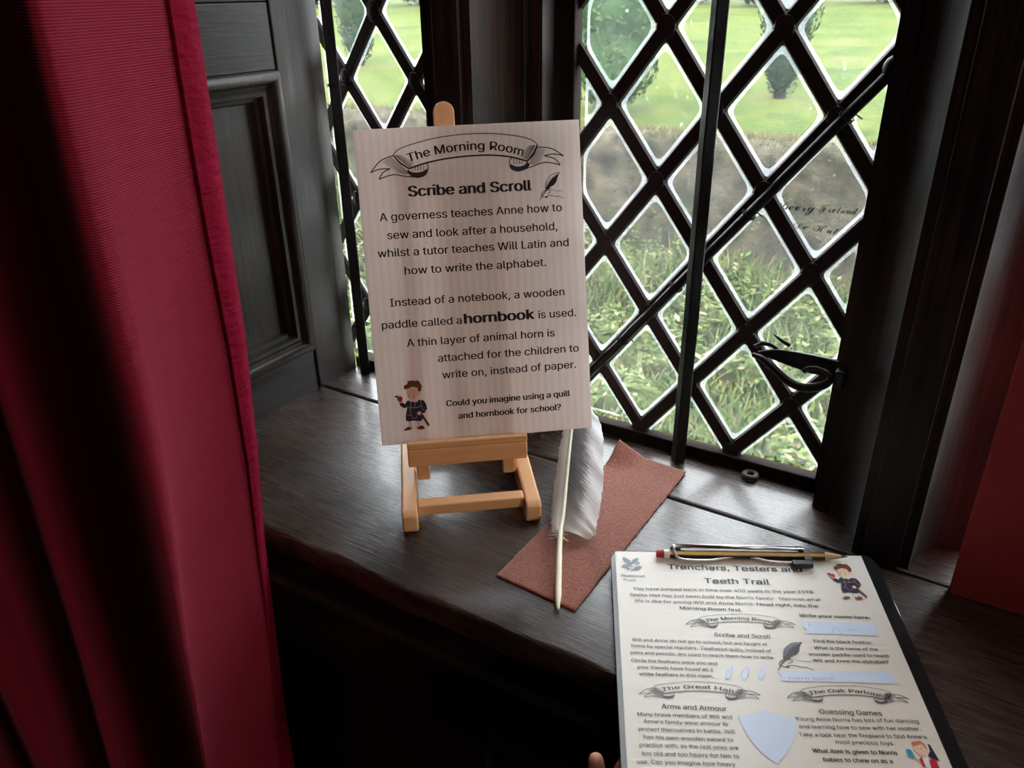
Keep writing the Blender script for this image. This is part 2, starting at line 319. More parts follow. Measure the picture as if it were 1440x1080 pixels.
# ------------------------------------------------------------------ lettering
FD = None
for base in [bpy.utils.system_resource('DATAFILES')]:
    if base and os.path.isdir(os.path.join(base, 'fonts')): FD = os.path.join(base, 'fonts')
def font(fn):
    try: return bpy.data.fonts.load(os.path.join(FD, fn))
    except Exception: return None
F_MAIN = font('Inter.woff2'); F_MATH = font('NotoSansMath-Regular.woff2')
_cache = {}
def fill_loops(me):
    """outlines -> triangles; overlapping outer contours are filled one by one, holes cut from the outer that holds them"""
    from mathutils.geometry import tessellate_polygon
    co = [Vector((v.co.x, v.co.y)) for v in me.vertices]; nxt = {}
    for e in me.edges: a, b = e.vertices; nxt.setdefault(a, []).append(b); nxt.setdefault(b, []).append(a)
    seen = set(); loops = []
    for st in range(len(co)):
        if st in seen or st not in nxt: continue
        lp = [st]; seen.add(st); cur = st
        while True:
            c = [q for q in nxt[cur] if q not in seen]
            if not c: break
            c = min(c) if len(lp) == 1 else c[0]; lp.append(c); seen.add(c); cur = c
        if len(lp) > 2: loops.append(lp)
    def sa(l): return .5*sum(co[l[i-1]].cross(co[l[i]]) for i in range(len(l)))
    def inside(p, l):
        r = False
        for i in range(len(l)):
            a, b = co[l[i-1]], co[l[i]]
            if (a.y > p.y) != (b.y > p.y) and p.x < (b.x-a.x)*(p.y-a.y)/(b.y-a.y)+a.x: r = not r
        return r
    A = [sa(l) for l in loops]
    if not loops: return [], []
    sg = 1 if A[max(range(len(A)), key=lambda i: abs(A[i]))] > 0 else -1
    outs = [i for i in range(len(A)) if A[i]*sg > 0]; holes = {i: [] for i in outs}
    for i in range(len(A)):
        if A[i]*sg <= 0:
            c = [o for o in outs if inside(co[loops[i][0]], loops[o])]
            if c: holes[min(c, key=lambda o: abs(A[o]))].append(i)
    V = []; F = []
    for o in outs:
        rings = [loops[o]]+[loops[h] for h in holes[o]]; flat_ = [v for r in rings for v in r]; o0 = len(V); V += [tuple(co[v]) for v in flat_]
        for t in tessellate_polygon([[Vector((co[v].x, co[v].y, 0)) for v in r] for r in rings]):
            a, b, c = (co[flat_[k]] for k in t); t = t if (b-a).cross(c-a) > 0 else t[::-1]; F.append(tuple(o0+k for k in t))
    return V, F
def glyphs(text, offset=0, fnt=None):
    key = (text, offset, fnt.name if fnt else '')
    if key not in _cache:
        cu = bpy.data.curves.new('t', 'FONT'); cu.body = text; cu.size = 1; cu.offset = offset; cu.resolution_u = 3; cu.dimensions = '2D'; cu.fill_mode = 'NONE'
        if fnt: cu.font = fnt
        o = bpy.data.objects.new('t', cu); C.objects.link(o); bpy.context.view_layer.update()
        me = bpy.data.meshes.new_from_object(o.evaluated_get(bpy.context.evaluated_depsgraph_get()))
        _cache[key] = fill_loops(me)
        bpy.data.objects.remove(o); bpy.data.meshes.remove(me); bpy.data.curves.remove(cu)
    return _cache[key]
def write(mb, text, p0, p1, xh, T, h=0, m=0, weight='r', fnt='main', arc=None):
    """text set from p0 to p1 (mm, baseline); xh = x-height in mm; thin strokes broadened sideways like a flat pen"""
    fnt = F_MAIN if fnt == 'main' else fnt
    off, sm = {'p': (0, .008), 'r': (0, .016), 'm': (.0, .026), 'b': (0, .036), 'x': (0, .050), 's': (0, .0)}[weight]
    vs, fs = glyphs(text, off, fnt)
    if not vs: return
    xs = [v[0] for v in vs]; x0, x1 = min(xs), max(xs); sy = xh/.546
    a = Vector(p0); b = Vector(p1); L = (b-a).length; sx = L/(x1-x0); d = (b-a).normalized(); n = Vector((-d.y, d.x))
    for dx in ((-sm, 0, sm) if sm else (0,)):
        out = []
        for x, y in vs:
            u = (x-x0)*sx+dx*sy*.8; v = y*sy
            if arc: p, t = arc(u/L); q = p+Vector((-t.y, t.x))*v
            else: q = a+d*u+n*v
            out.append(T(q.x, q.y, h))
        mb.add(out, fs, m)

# ------------------------------------------------------------------ the bay: sill, panelling, mullions
SILL, HEAD = .75, 1.80
XL, XR, YW = -.668, .42, .700
def jointY(x): return .6140-.0335*(x-.03)
sill = empty('window_sill', (0, .5, SILL)); struct(sill, 'dark worn oak window seat board under the leaded windows')
def plank(name, ring, z0, z1):
    b = MB(); b.hexa([(x, y, z0) for x, y in ring], [(x, y, z1) for x, y in ring]); return b.build(name, 'sill', sill, bevel=.0025)
N = 44; front = []
rnd = random.Random(3)
for i in range(N+1):
    x = XL+(XR-XL)*i/N; front.append((x, .3885+.0012*math.sin(x*23)+rnd.uniform(-.0011, .0011)))
back = [(XL+(XR-XL)*i/24, jointY(XL+(XR-XL)*i/24)-.0016+rnd.uniform(-.0007, .0007)) for i in range(25)]
# front plank with a rounded, worn nosing
b = MB(); prof = [(.003, -.027), (.0005, -.022), (0, -.009), (.0007, -.004), (.0022, -.0012), (.005, 0)]
vs = []; fs = []; R = 6
for i in range(N+1):
    x, y = front[i]; yb = jointY(x)-.0017+.0006*math.sin(x*41)
    for dy, dz in prof: vs.append((x, y+dy*(1+.5*math.sin(x*57)), SILL+dz))
    vs += [(x, (y+yb)*.5, SILL), (x, yb-.002, SILL), (x, yb, SILL-.003), (x, yb, SILL-.027)]
k = 10
for i in range(N): fs += [(i*k+j, (i+1)*k+j, (i+1)*k+(j+1) % k, i*k+(j+1) % k) for j in range(k)]
fs += [tuple(range(k))[::-1], tuple(range(N*k, N*k+k))]; fs = [f[::-1] for f in fs]
b.add(vs, fs); b.build('plank', 'sill', sill, smooth='auto')
plank('plank', [(XL, jointY(XL)+.0022), (-.55, jointY(-.55)+.0028), (-.30, jointY(-.30)+.0014), (-.15, jointY(-.15)+.0026), (-.02, jointY(-.02)+.0022), (XR, jointY(XR)+.0026), (XR, .716), (XL, .716)], SILL-.027, SILL-.0008)
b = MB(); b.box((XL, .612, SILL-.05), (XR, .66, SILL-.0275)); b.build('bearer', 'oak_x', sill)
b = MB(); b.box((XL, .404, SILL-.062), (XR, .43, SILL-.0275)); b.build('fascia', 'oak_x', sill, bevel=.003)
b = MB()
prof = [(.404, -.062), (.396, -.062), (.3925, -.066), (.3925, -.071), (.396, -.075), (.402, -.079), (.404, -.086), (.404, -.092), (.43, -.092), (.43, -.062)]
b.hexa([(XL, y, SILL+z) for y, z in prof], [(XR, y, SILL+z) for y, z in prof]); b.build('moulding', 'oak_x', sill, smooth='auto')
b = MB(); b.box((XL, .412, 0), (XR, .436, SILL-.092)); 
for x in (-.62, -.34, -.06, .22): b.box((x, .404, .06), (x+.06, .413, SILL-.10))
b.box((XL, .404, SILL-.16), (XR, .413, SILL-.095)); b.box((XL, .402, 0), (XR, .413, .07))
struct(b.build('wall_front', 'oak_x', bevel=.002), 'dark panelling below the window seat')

# left side of the bay: panelled reveal
wl = empty('wall_left', (XL, .55, SILL)); struct(wl, 'dark oak panelled reveal between red curtain and window')
def Z(z): return z+1.19
b = MB(); b.box((XL-.05, .36, 0), (XL-.016, .700, HEAD+.1)); b.build('backing', 'oak_z', wl)
b = MB(); b.box((XL-.03, .6315, SILL-.004), (XL+.002, .6985, HEAD+.05)); b.build('stile', 'oak_z', wl, bevel=.0015)
b = MB(); b.box((XL-.03, .30, SILL-.004), (XL-.003, .384, HEAD+.05)); b.build('stile', 'oak_z', wl, bevel=.0015)
b = MB(); b.box((XL-.03, .384, Z(-.072)), (XL, .631, Z(-.0085))); b.build('rail', 'oak_y', wl, bevel=.0012)
b = MB(); b.box((XL-.03, .384, SILL-.004), (XL, .631, Z(-.3885))); b.build('rail', 'oak_y', wl, bevel=.003)
b = MB(); b.box((XL-.03, .384, Z(-.0078)), (XL, .631, HEAD+.05)); b.build('rail', 'oak_y', wl, bevel=.0012)
b = MB(); b.box((XL-.016, .37, Z(-.39)), (XL-.0135, .632, Z(-.07))); b.build('panel', 'oak_z', wl)
# bolection moulding mitred round the panel
y0, y1, z0, z1 = .384, .631, Z(-.3885), Z(-.072)
prof = [(0, -.004), (0, .004), (.003, .0085), (.008, .0095), (.012, .007), (.0135, .001), (.017, -.0005), (.020, .002), (.0235, .001), (.025, -.006), (.029, -.0075), (.031, -.0135)]
b = MB(); rings = []
for w_, d in prof: rings += [(XL+d, y0+w_, z0+w_), (XL+d, y1-w_, z0+w_), (XL+d, y1-w_, z1-w_), (XL+d, y0+w_, z1-w_)]
b.add(rings, [(i*4+j, i*4+(j+1) % 4, (i+1)*4+(j+1) % 4, (i+1)*4+j) for i in range(len(prof)-1) for j in range(4)])
b.build('moulding', 'oak_z', wl, smooth='auto', angle=50)

def mullion(name, cx, label, fy=.615):
    half = [(0, fy), (.0135, fy), (.0140, fy+.0005), (.0142, fy+.005), (.0225, fy+.0065)]
    for i in range(1, 9):
        a = math.radians(90*i/9); half.append((.0225+.0295*(1-math.cos(a)), .6235+.044*math.sin(a)))
    half += [(.052, .6675), (.0525, .674), (.067, .6745), (.067, .700), (.072, .7005), (.070, .716), (.050, .735), (0, .735)]
    ring = [(cx+x, y) for x, y in half]+[(cx-x, y) for x, y in half[-2:0:-1]]
    b = MB(); b.hexa([(x, y, SILL-.004) for x, y in ring], [(x, y, HEAD+.05) for x, y in ring]); o = b.build(name, 'jamb', smooth='auto', angle=30); return struct(o, label)
mullion('trim_1', -.4430, 'moulded dark oak mullion behind the easel between two windows', .6195)
mullion('trim_2', -.0170, 'moulded dark oak mullion right of the casement latch')
b = MB(); b.box((XL, .60, HEAD), (XR, .76, HEAD+.12)); struct(b.build('trim_3', 'oak_x', bevel=.004), 'dark oak head beam over the windows')

# ------------------------------------------------------------------ leaded windows
def clip_poly(P, xa, xb, za, zb):
    for ax, lim, sg in ((0, xa, 1), (0, xb, -1), (1, za, 1), (1, zb, -1)):
        out = []
        for i in range(len(P)):
            p, q = P[i], P[(i+1) % len(P)]; dp, dq = (p[ax]-lim)*sg, (q[ax]-lim)*sg
            if dp >= 0: out.append(p)
            if dp*dq < 0: t = dp/(dp-dq); out.append((p[0]+(q[0]-p[0])*t, p[1]+(q[1]-p[1])*t))
        P = out
        if not P: return P
    return P
def inset(P, d):
    n = len(P); A = sum(P[i][0]*P[(i+1) % n][1]-P[(i+1) % n][0]*P[i][1] for i in range(n))
    if A < 0: P = P[::-1]
    Ls = []
    for i in range(n):
        p, q = Vector(P[i]), Vector(P[(i+1) % n]); t = q-p
        if t.length < 1e-6: continue
        t.normalize(); nn = Vector((-t.y, t.x)); Ls.append((p+nn*d, t))
    out = []
    for i in range(len(Ls)):
        (p, t), (q, s) = Ls[i-1], Ls[i]; den = t.x*s.y-t.y*s.x
        if abs(den) < 1e-9: continue
        k = ((q.x-p.x)*s.y-(q.y-p.y)*s.x)/den; out.append((p.x+t.x*k, p.y+t.y*k))
    n = len(out)
    if n < 3: return []
    a = sum(out[i][0]*out[(i+1) % n][1]-out[(i+1) % n][0]*out[i][1] for i in range(n))/2
    if a < 4e-5: return []
    for i in range(n):   # a reversed edge means the piece vanished
        if (Vector(out[(i+1) % n])-Vector(out[i])).length > .3: return []
    return out
def rounded(P, r):
    out = []; n = len(P)
    for i in range(n):
        a, b, c = Vector(P[i-1]), Vector(P[i]), Vector(P[(i+1) % n]); la, lc = (a-b).length, (c-b).length
        ra, rc = min(r, la*.4), min(r, lc*.4); p = b+(a-b)*(ra/la); q = b+(c-b)*(rc/lc)
        for k in range(4): t = k/3; out.append(tuple(p*(1-t)**2+b*2*t*(1-t)+q*t*t))
    return out
def leaded(parent, xa, xb, za, zb, x0, z0, dx, dz, odd, hw=.0072, yg=.712):
    """x0, z0: one lattice node; dx, dz: half diagonals of a quarry"""
    lat = MB(); gl = MB(); cells = []
    i0, i1 = int((xa-x0)/dx)-2, int((xb-x0)/dx)+3; j0, j1 = int((za-z0)/dz)-2, int((zb-z0)/dz)+3
    sl = dz/dx; ln = math.hypot(dx, dz)
    for i in range(i0, i1):
        for j in range(j0, j1):
            x, z = x0+i*dx, z0+j*dz
            if (i+j) % 2 == odd % 2:           # node: a solder joint
                if xa-.004 < x < xb+.004 and za-.004 < z < zb+.004:
                    rr = hw*1.42*rnd.uniform(.92, 1.1); vs = []
                    for (q, y) in ((1, yg-.0022), (.8, yg-.0046), (.3, yg-.0056)):
                        for a in range(12): t = a*math.pi/6; vs.append((min(max(x+rr*q*math.cos(t)*.92, xa-.004), xb+.004), y, min(max(z+rr*q*math.sin(t)*1.12, za-.004), zb+.004)))
                    lat.add(vs, [(k*12+a, k*12+(a+1) % 12, k*12+12+(a+1) % 12, k*12+12+a) for k in (0, 1) for a in range(12)]+[tuple(range(24, 36))])
            else:                              # centre of a quarry
                P = clip_poly([(x+dx, z), (x, z+dz), (x-dx, z), (x, z-dz)], xa, xb, za, zb)
                if len(P) >= 3: cells.append(P)
    # cames: straight bars, bevelled, both diagonals
    for sgn in (1, -1):
        for i in range(i0-60, i1+60):
            if (i+0) % 2 != odd % 2: continue
            # line through node (i, 0): z = z0 + sgn*sl*(x - xi)
            xi = x0+i*dx; t0, t1 = xa, xb
            f = lambda x: z0+sgn*sl*(x-xi)
            xs = sorted((xi+sgn*(za-z0)/sl, xi+sgn*(zb-z0)/sl)); t0 = max(t0, xs[0]); t1 = min(t1, xs[1])
            if t1-t0 < .004: continue
            p, q = Vector((t0, f(t0))), Vector((t1, f(t1))); t = (q-p).normalized(); n = Vector((-t.y, t.x)); p -= t*.004; q += t*.004
            vs = []
            for e in (p, q):
                for o_, y in ((-hw, yg-.001), (-hw*.78, yg-.0034), (hw*.78, yg-.0034), (hw, yg-.001), (hw*.7, yg+.004), (-hw*.7, yg+.004)):
                    vs.append((e.x+n.x*o_, y-(.0003 if sgn > 0 else 0), e.y+n.y*o_))
            fs = [(k, (k+1) % 6, 6+(k+1) % 6, 6+k) for k in range(6)]+[tuple(range(6))[::-1], tuple(range(6, 12))]
            if sgn < 0: fs = fs
            lat.add(vs, fs)
    lat.build('lead_lattice', 'lead', parent)
    for P in cells:
        full = inset(P, hw*.5); ed = inset(P, hw*.98); inn = inset(P, hw*.98+.0030)
        if not full or len(full) < 3: continue
        y = yg+rnd.uniform(-.0004, .0004)
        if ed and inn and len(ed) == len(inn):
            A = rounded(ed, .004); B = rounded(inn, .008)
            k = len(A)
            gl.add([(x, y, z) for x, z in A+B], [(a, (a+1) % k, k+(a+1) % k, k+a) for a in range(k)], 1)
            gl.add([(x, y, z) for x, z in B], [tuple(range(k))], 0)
            # lead lip filling the rounded corners
            F = []
            for i in range(len(ed)):
                F.append((ed[i], A[i*4:i*4+4]))
            for c_, arc_ in F:
                vs = [(c_[0], yg-.0012, c_[1])]+[(x, yg-.0012, z) for x, z in arc_]; lat_extra.add(vs, [(0, 1+m_, 2+m_) for m_ in range(3)])
        else:
            gl.add([(x, y, z) for x, z in full], [tuple(range(len(full)))], 0)
    if lat_extra.v:
        lat_extra.build('solder_fillets', 'lead', parent); lat_extra.__init__()
    return gl.build('glass_panes', ['glass', 'dust_halo'], parent)
lat_extra = MB()
def bar(parent, x, z0, z1, y, s, name='stanchion_bar'):
    b = MB(); h = s*.7071; ring = [(x-h, y), (x, y-h), (x+h, y), (x, y+h)]
    zs = [z0+(z1-z0)*i/20 for i in range(21)]; vs = []
    for z in zs:
        j, k = rnd.uniform(-.0004, .0004), rnd.uniform(-.0003, .0003); vs += [(a+j, c+k, z) for a, c in ring]
    b.add(vs, [(i*4+j, i*4+(j+1) % 4, i*4+4+(j+1) % 4, i*4+4+j) for i in range(20) for j in range(4)]+[(3, 2, 1, 0), (80, 81, 82, 83)])
    return b.build(name, 'iron', parent, bevel=.0012)
def wiretie(parent, c, rr, axis):
    b = MB(); pts = []; axis = Vector(axis).normalized(); a = axis.orthogonal().normalized(); bb = axis.cross(a)
    for i in range(26): t = i/12*2*math.pi; pts.append(Vector(c)+axis*(i/25-.5)*.004+(a*math.cos(t)+bb*math.sin(t))*rr)
    pts += [pts[-1]+Vector((.004, -.004, .002)), pts[-1]+Vector((.009, -.004, -.001))]
    b.tube(pts, .0006, 5); return b.build('wire_tie', 'frame', parent)

w1 = empty('window_1', (-.56, YW, SILL)); struct(w1, 'left leaded window with diamond panes behind the easel')
b = MB(); xa, xb, za, zb = -.664, -.508, SILL+.012, HEAD-.01
b.box((XL-.002, .703, SILL-.002), (-.505, .722, za)); b.box((-.512, .703, za), (-.504, .722, zb)); b.box((XL-.002, .703, zb), (-.505, .722, HEAD))
b.build('frame', 'frame', w1, bevel=.001)
leaded(w1, XL-.015, -.508, za, zb, -.6440, Z(-.0858), .0475, .0668, 0)
bar(w1, -.6470, SILL-.001, HEAD, .6935, .0118)
wiretie(w1, (-.647, .694, Z(-.092)), .0085, (0, 0, 1)); wiretie(w1, (-.647, .694, Z(-.375)), .0085, (0, 0, 1))

w2 = empty('window_2', (-.22, YW, SILL)); struct(w2, 'large leaded casement window right of the sign board')
xa, xb, za, zb = -.3575, -.0805, Z(-.4275), HEAD-.02
b = MB(); b.box((-.386, .7012, SILL-.001), (-.077, .716, za)); b.box((-.386, .7012, za), (xa, .718, zb)); b.box((xb, .7012, za), (-.077, .716, zb)); b.box((-.386, .7012, zb), (-.077, .716, HEAD))
b.build('casement_frame', 'frame', w2, bevel=.0014)
leaded(w2, xa, xb, za, zb, -.3235, Z(-.0968), .0499, .0658, 0)
bar(w2, -.2220, SILL-.001, HEAD, .689, .0112)
b = MB(); P0, P1 = Vector((-.3395, .7035, Z(-.381))), Vector((-.0790, .7035, Z(-.0490)))
b.tube([P0+(P1-P0)*i/14+Vector((rnd.uniform(-.0004, .0004), 0, rnd.uniform(-.0004, .0004))) for i in range(15)], .0046, 10)
b.ell(P1+(P0-P1).normalized()*.012, (.009, .006, .010), 12, 8)
b.build('brace_rod', 'iron', w2, smooth=True)
for f in (.165, .365, .60, .86): wiretie(w2, P0+(P1-P0)*f, .0062, P1-P0)
# wrought latch on the casement's right edge
lt = MB()
pl = [(-.1540, -.2975), (-.146, -.2945), (-.136, -.2915), (-.122, -.2905), (-.104, -.2905), (-.084, -.2915), (-.080, -.2955), (-.080, -.3055), (-.090, -.3085), (-.106, -.3080), (-.122, -.3055), (-.138, -.3025), (-.148, -.3000)]
lt.hexa([(x, .680, Z(z)) for x, z in pl], [(x, .676, Z(z)) for x, z in pl])
latch = lt.build('latch_plate', 'iron', w2, bevel=.0012)
b = MB(); curl = smoothpath([(-.1563, .671, Z(-.2986)), (-.1455, .669, Z(-.3005)), (-.1330, .667, Z(-.3075)), (-.1225, .666, Z(-.3140)), (-.1105, .665, Z(-.3172)), (-.0985, .665, Z(-.3150)), (-.0893, .666, Z(-.3095)), (-.0872, .667, Z(-.3035)), (-.0925, .668, Z(-.2995)), (-.1005, .669, Z(-.2985)), (-.1085, .669, Z(-.3010)), (-.1100, .669, Z(-.3045))], 6)
b.tube(curl, [.0014+.0026*math.sin(math.pi*min(1, i/(len(curl)-1)*1.25+.05))**.8 if i < len(curl)*.78 else .0024-.0006*(i/len(curl)) for i in range(len(curl))], 12)
tag(b.build('latch_handle', 'iron', latch, smooth=True), 'curled wrought iron latch handle')
b = MB(); b.box((-.0845, .664, Z(-.3130)), (-.0755, .690, Z(-.2955))); b.build('pivot_block', 'iron', latch, bevel=.002)
b = MB(); b.tube([(-.128, .684, Z(-.2885)), (-.136, .6825, Z(-.2845)), (-.1425, .682, Z(-.2800))], [.0022, .0016, .0006], 8); b.tube([(-.158, .684, Z(-.2960)), (-.151, .682, Z(-.2905)), (-.144, .681, Z(-.2900)), (-.136, .680, Z(-.2930))], [.002, .0024, .002, .0014], 8)
b.tube([(-.1505, .684, Z(-.306)), (-.146, .682, Z(-.312)), (-.1400, .681, Z(-.3125)), (-.137, .680, Z(-.308))], [.0018, .002, .002, .0014], 8)
b.build('latch_hook', 'iron', latch, smooth=True)
b = MB(); b.tube([(-.1483+.0058*math.cos(t), .6935+.0058*math.sin(t), SILL+.0030) for t in [i*math.pi/12 for i in range(25)]], .0027, 10, cap=False); b.build('ring', 'oldiron', w2, smooth=True)
# a name scratched in one quarry
b = MB(); TW = lambda u, v, h: (u/1000, .7102-h, Z(v/1000))
SCR = lambda s: ''.join(({'e': '\u212f', 'g': '\u210a', 'o': '\u2134', 'F': '\u2131', 'H': '\u210b'}.get(c) or chr((0x1D49C-65 if c.isupper() else 0x1D4B6-97)+ord(c))) if c.isalpha() else c for c in s)
write(b, SCR('Georg'), (-158.0, -175.6), (-129.5, -174.4), 7.4, TW, .0, 0, 'p', F_MATH); write(b, SCR('Freland'), (-125.5, -174.2), (-95.0, -172.8), 7.4, TW, 0, 0, 'p', F_MATH)
write(b, SCR('De'), (-145.0, -190.6), (-132.5, -190.8), 7.0, TW, 0, 0, 'p', F_MATH); write(b, SCR('Hut'), (-128, -191.0), (-107.8, -191.4), 7.0, TW, 0, 0, 'p', F_MATH)
tag(b.build('scratched_name', 'etch', w2), 'old handwriting scratched in one pane')

w3 = empty('window_3', (.2, YW, SILL)); struct(w3, 'leaded window hidden behind the dark red board')
b = MB(); b.box((.049, .700, SILL-.001), (XR, .718, SILL+.012)); b.box((.049, .700, HEAD-.02), (XR, .718, HEAD)); b.box((.046, .700, SILL+.012), (.0505, .718, HEAD-.02)); b.box((XR-.02, .70, SILL+.012), (XR, .718, HEAD-.02))
b.build('frame', 'frame', w3)
leaded(w3, .0505, XR-.02, SILL+.012, HEAD-.02, .080, Z(-.0310-.0658*.4), .0499, .0658, 0)

# ------------------------------------------------------------------ the dim room round the bay
def wallbox(name, lo, hi, m, label): b = MB(); b.box(lo, hi); return struct(b.build(name, m), label)
wallbox('wall_right', (XR, .36, 0), (XR+.05, .76, HEAD+.1), 'oak_z', 'dark right side of the window bay')
wallbox('wall_bay_left', (-2.3, .36, 0), (XL-.05, .44, 2.6), 'plaster', 'dark room wall left of the bay')
wallbox('wall_bay_right', (XR+.05, .36, 0), (2.3, .44, 2.6), 'plaster', 'dark room wall right of the bay')
wallbox('wall_over_bay', (XL-.05, .36, HEAD+.1), (XR+.05, .44, 2.6), 'plaster', 'dark room wall above the bay')
wallbox('ceiling_bay', (XL-.05, .44, HEAD+.1), (XR+.05, .78, HEAD+.16), 'plaster', 'low soffit of the window bay')
wallbox('wall_outer', (XL-.05, .704, -1.3), (XR+.05, .725, SILL-.03), 'stone_out', 'outer stonework under the windows')
wallbox('wall_west', (-2.3, -2.6, 0), (-2.2, .36, 2.6), 'plaster', 'dark side wall of the room')
wallbox('wall_east', (2.2, -2.6, 0), (2.3, .36, 2.6), 'plaster', 'dark side wall of the room')
wallbox('wall_back', (-2.3, -2.7, 0), (2.3, -2.6, 2.6), 'plaster', 'dark back wall of the room')
wallbox('floor', (-2.3, -2.7, -.1), (2.3, .75, 0), 'floor', 'dark board floor of the room')
wallbox('ceiling', (-2.3, -2.7, 2.6), (2.3, .44, 2.7), 'plaster', 'dark ceiling of the room')

# ------------------------------------------------------------------ garden outside
def lawnz(y): return -.110+.028*(y-7.4)
b = MB(); nx, ny = 60, 40; vs = []
for i in range(nx+1):
    for j in range(ny+1):
        x = -45+60*i/nx; y = 7.35+52*(j/ny)**1.6; vs.append((x, y, lawnz(y)+(.05 if j else 0)*noise.noise((x*.3, y*.3, 0))-.02))
b.add(vs, [(i*(ny+1)+j, (i+1)*(ny+1)+j, (i+1)*(ny+1)+j+1, i*(ny+1)+j+1) for i in range(nx) for j in range(ny)])
struct(b.build('lawn', 'lawn', smooth=True), 'bright green lawn rising behind the garden wall')
b = MB(); vs = []; nx, ny = 50, 16
def moatz(x, y): return -1.02-.42*max(0, min(1, (y-3.6)/3.4))+.10*noise.noise((x*.9, y*.9, 3))
for i in range(nx+1):
    for j in range(ny+1): x, y = -13+18*i/nx, .78+6.3*j/ny; vs.append((x, y, moatz(x, y)))
b.add(vs, [(i*(ny+1)+j, (i+1)*(ny+1)+j, (i+1)*(ny+1)+j+1, i*(ny+1)+j+1) for i in range(nx) for j in range(ny)])
struct(b.build('ground_ditch', 'moat', smooth=True), 'rough weedy ground below the windows')
gw = empty('garden_wall', (-4, 7.15, -1.5), 'low mossy stone garden wall in front of the lawn', 'wall')
b = MB(); vs = []; nx = 260; prof = [(0, z) for z in (-1.75, -1.6, -1.45, -1.3, -1.15, -1.0, -.85, -.7, -.55, -.4, -.28)]+[(-.03, -.20), (-.025, -.10), (.0, -.045), (.08, -.02), (.18, -.01), (.28, -.02), (.36, -.06), (.40, -.2)]
for i in range(nx+1):
    x = -13+17*i/nx
    for dy, z in prof:
        q = (x*1.6, z*2.2, dy*4); q2 = (x*5, z*6, dy*9+4); k = .05*noise.noise(q)+.035*noise.noise(q2); vs.append((x, 7.0+dy+k, z+(.6*k if z > -.3 else 0)))
n_ = len(prof); b.add(vs, [(i*n_+j, (i+1)*n_+j, (i+1)*n_+j+1, i*n_+j+1) for i in range(nx) for j in range(n_-1)]); b.build('wall_body', 'gwall', gw, smooth=True)
b = MB(); rg = random.Random(21)
for _ in range(5200):
    x = rg.uniform(-9, 1); y = 7.30+.1*rg.random() if rg.random() < .7 else 7.0+.3*rg.random(); h_ = rg.uniform(.03, .10); d = Vector((rg.gauss(0, .03), rg.gauss(-.01, .03), 0)); p = Vector((x, y, -.035)); s_ = Vector((.006, 0, 0))
    b.add([p-s_, p+s_, p+d+Vector((0, 0, h_))], [(0, 1, 2)])
tag(b.build('dry_grass_fringe', 'drygrass', gw), None, None, None, 'stuff')

def leafcloud(b, c, rad, n, ls, seed, hang=0, top=True):
    rr = random.Random(seed)
    for _ in range(n):
        th = rr.uniform(0, 2*math.pi); cz = rr.uniform(-1, 1); sr = math.sqrt(1-cz*cz)
        d = Vector((sr*math.cos(th), sr*math.sin(th), cz)); q = 1+.22*noise.noise(d*2.3+Vector((seed, 0, 0)))-abs(rr.gauss(0, .07))
        p = Vector(c)+Vector((d.x*rad[0], d.y*rad[1], d.z*rad[2]))*q
        a = Vector((rr.gauss(0, 1), rr.gauss(0, 1), rr.gauss(0, 1)-hang)).normalized(); n_ = (d+a*.7).normalized(); t = n_.cross(a)
        if t.length < .1: continue
        t.normalize(); s_ = n_.cross(t); l = ls*rr.uniform(.6, 1.3)
        b.add([p-t*l*.5, p+s_*l*.22, p+t*l*.5, p-s_*l*.22], [(0, 1, 2, 3)])
def tree(name, x, y, blobs, leaf, m, n, seed, label, cat='tree', stem=.08):
    z = lawnz(y)-.03 if y > 7.4 else moatz(x, y)
    e = empty(name, (x, y, z), label, cat)
    b = MB(); b.tube([(x, y, z-.05), (x+.02, y, z+.5), (x, y, z+max(bz for _, _, bz, *_ in blobs))], [stem, stem*.8, stem*.4], 8); b.build('trunk', 'bark', e, smooth=True)
    b = MB()
    for k, (ox, oy, oz, rx, ry, rz) in enumerate(blobs):
        c = (x+ox, y+oy, z+oz); leafcloud(b, c, (rx, ry, rz), int(n*rx*rz/.35), leaf, seed+k); b.ell(c, (rx*.86, ry*.86, rz*.86), 20, 14)
    b.build('foliage', m, e); return e
tree('yew_tree', -2.52, 10.43, [(0, 0, .50, .24, .24, .48), (0, 0, 1.1, .34, .34, .85), (.02, 0, 2.0, .36, .36, .9)], .06, 'yewleaf', 2600, 11, 'dark clipped yew on the lawn seen through the middle of the right window')
tree('yew_tree', -10.25, 11.7, [(0, 0, .55, .30, .30, .5), (0, 0, 1.2, .40, .40, .9), (0, 0, 2.1, .42, .42, .9)], .07, 'yewleaf', 2000, 31, 'dark yew on the lawn seen through the left window')
tree('conifer_bush', -4.03, 8.85, [(0, 0, .55, .50, .42, .55), (.05, 0, 1.25, .52, .45, .7), (-.05, 0, 2.0, .50, .45, .7)], .07, 'bushleaf', 3000, 51, 'tall bright green bush just behind the wall left in the right window')
for k, (x, y, s) in enumerate([(-16, 31, 1.9), (-12, 33, 1.8), (-8.2, 31, 1.6), (-4.6, 33, 1.75), (-.8, 31, 1.7), (3, 34, 1.8), (-20.3, 30, 1.9), (-24.8, 33, 2.2), (-30, 31, 2.2)]):
    o = tree('background_tree', x, y, [(0, 0, s*1.0, s, s, s*1.05)], .28, 'farleaf', 160, 70+k, 'dark tree in the row at the far end of the lawn', stem=.2); o['group'] = 'far trees beyond the lawn'
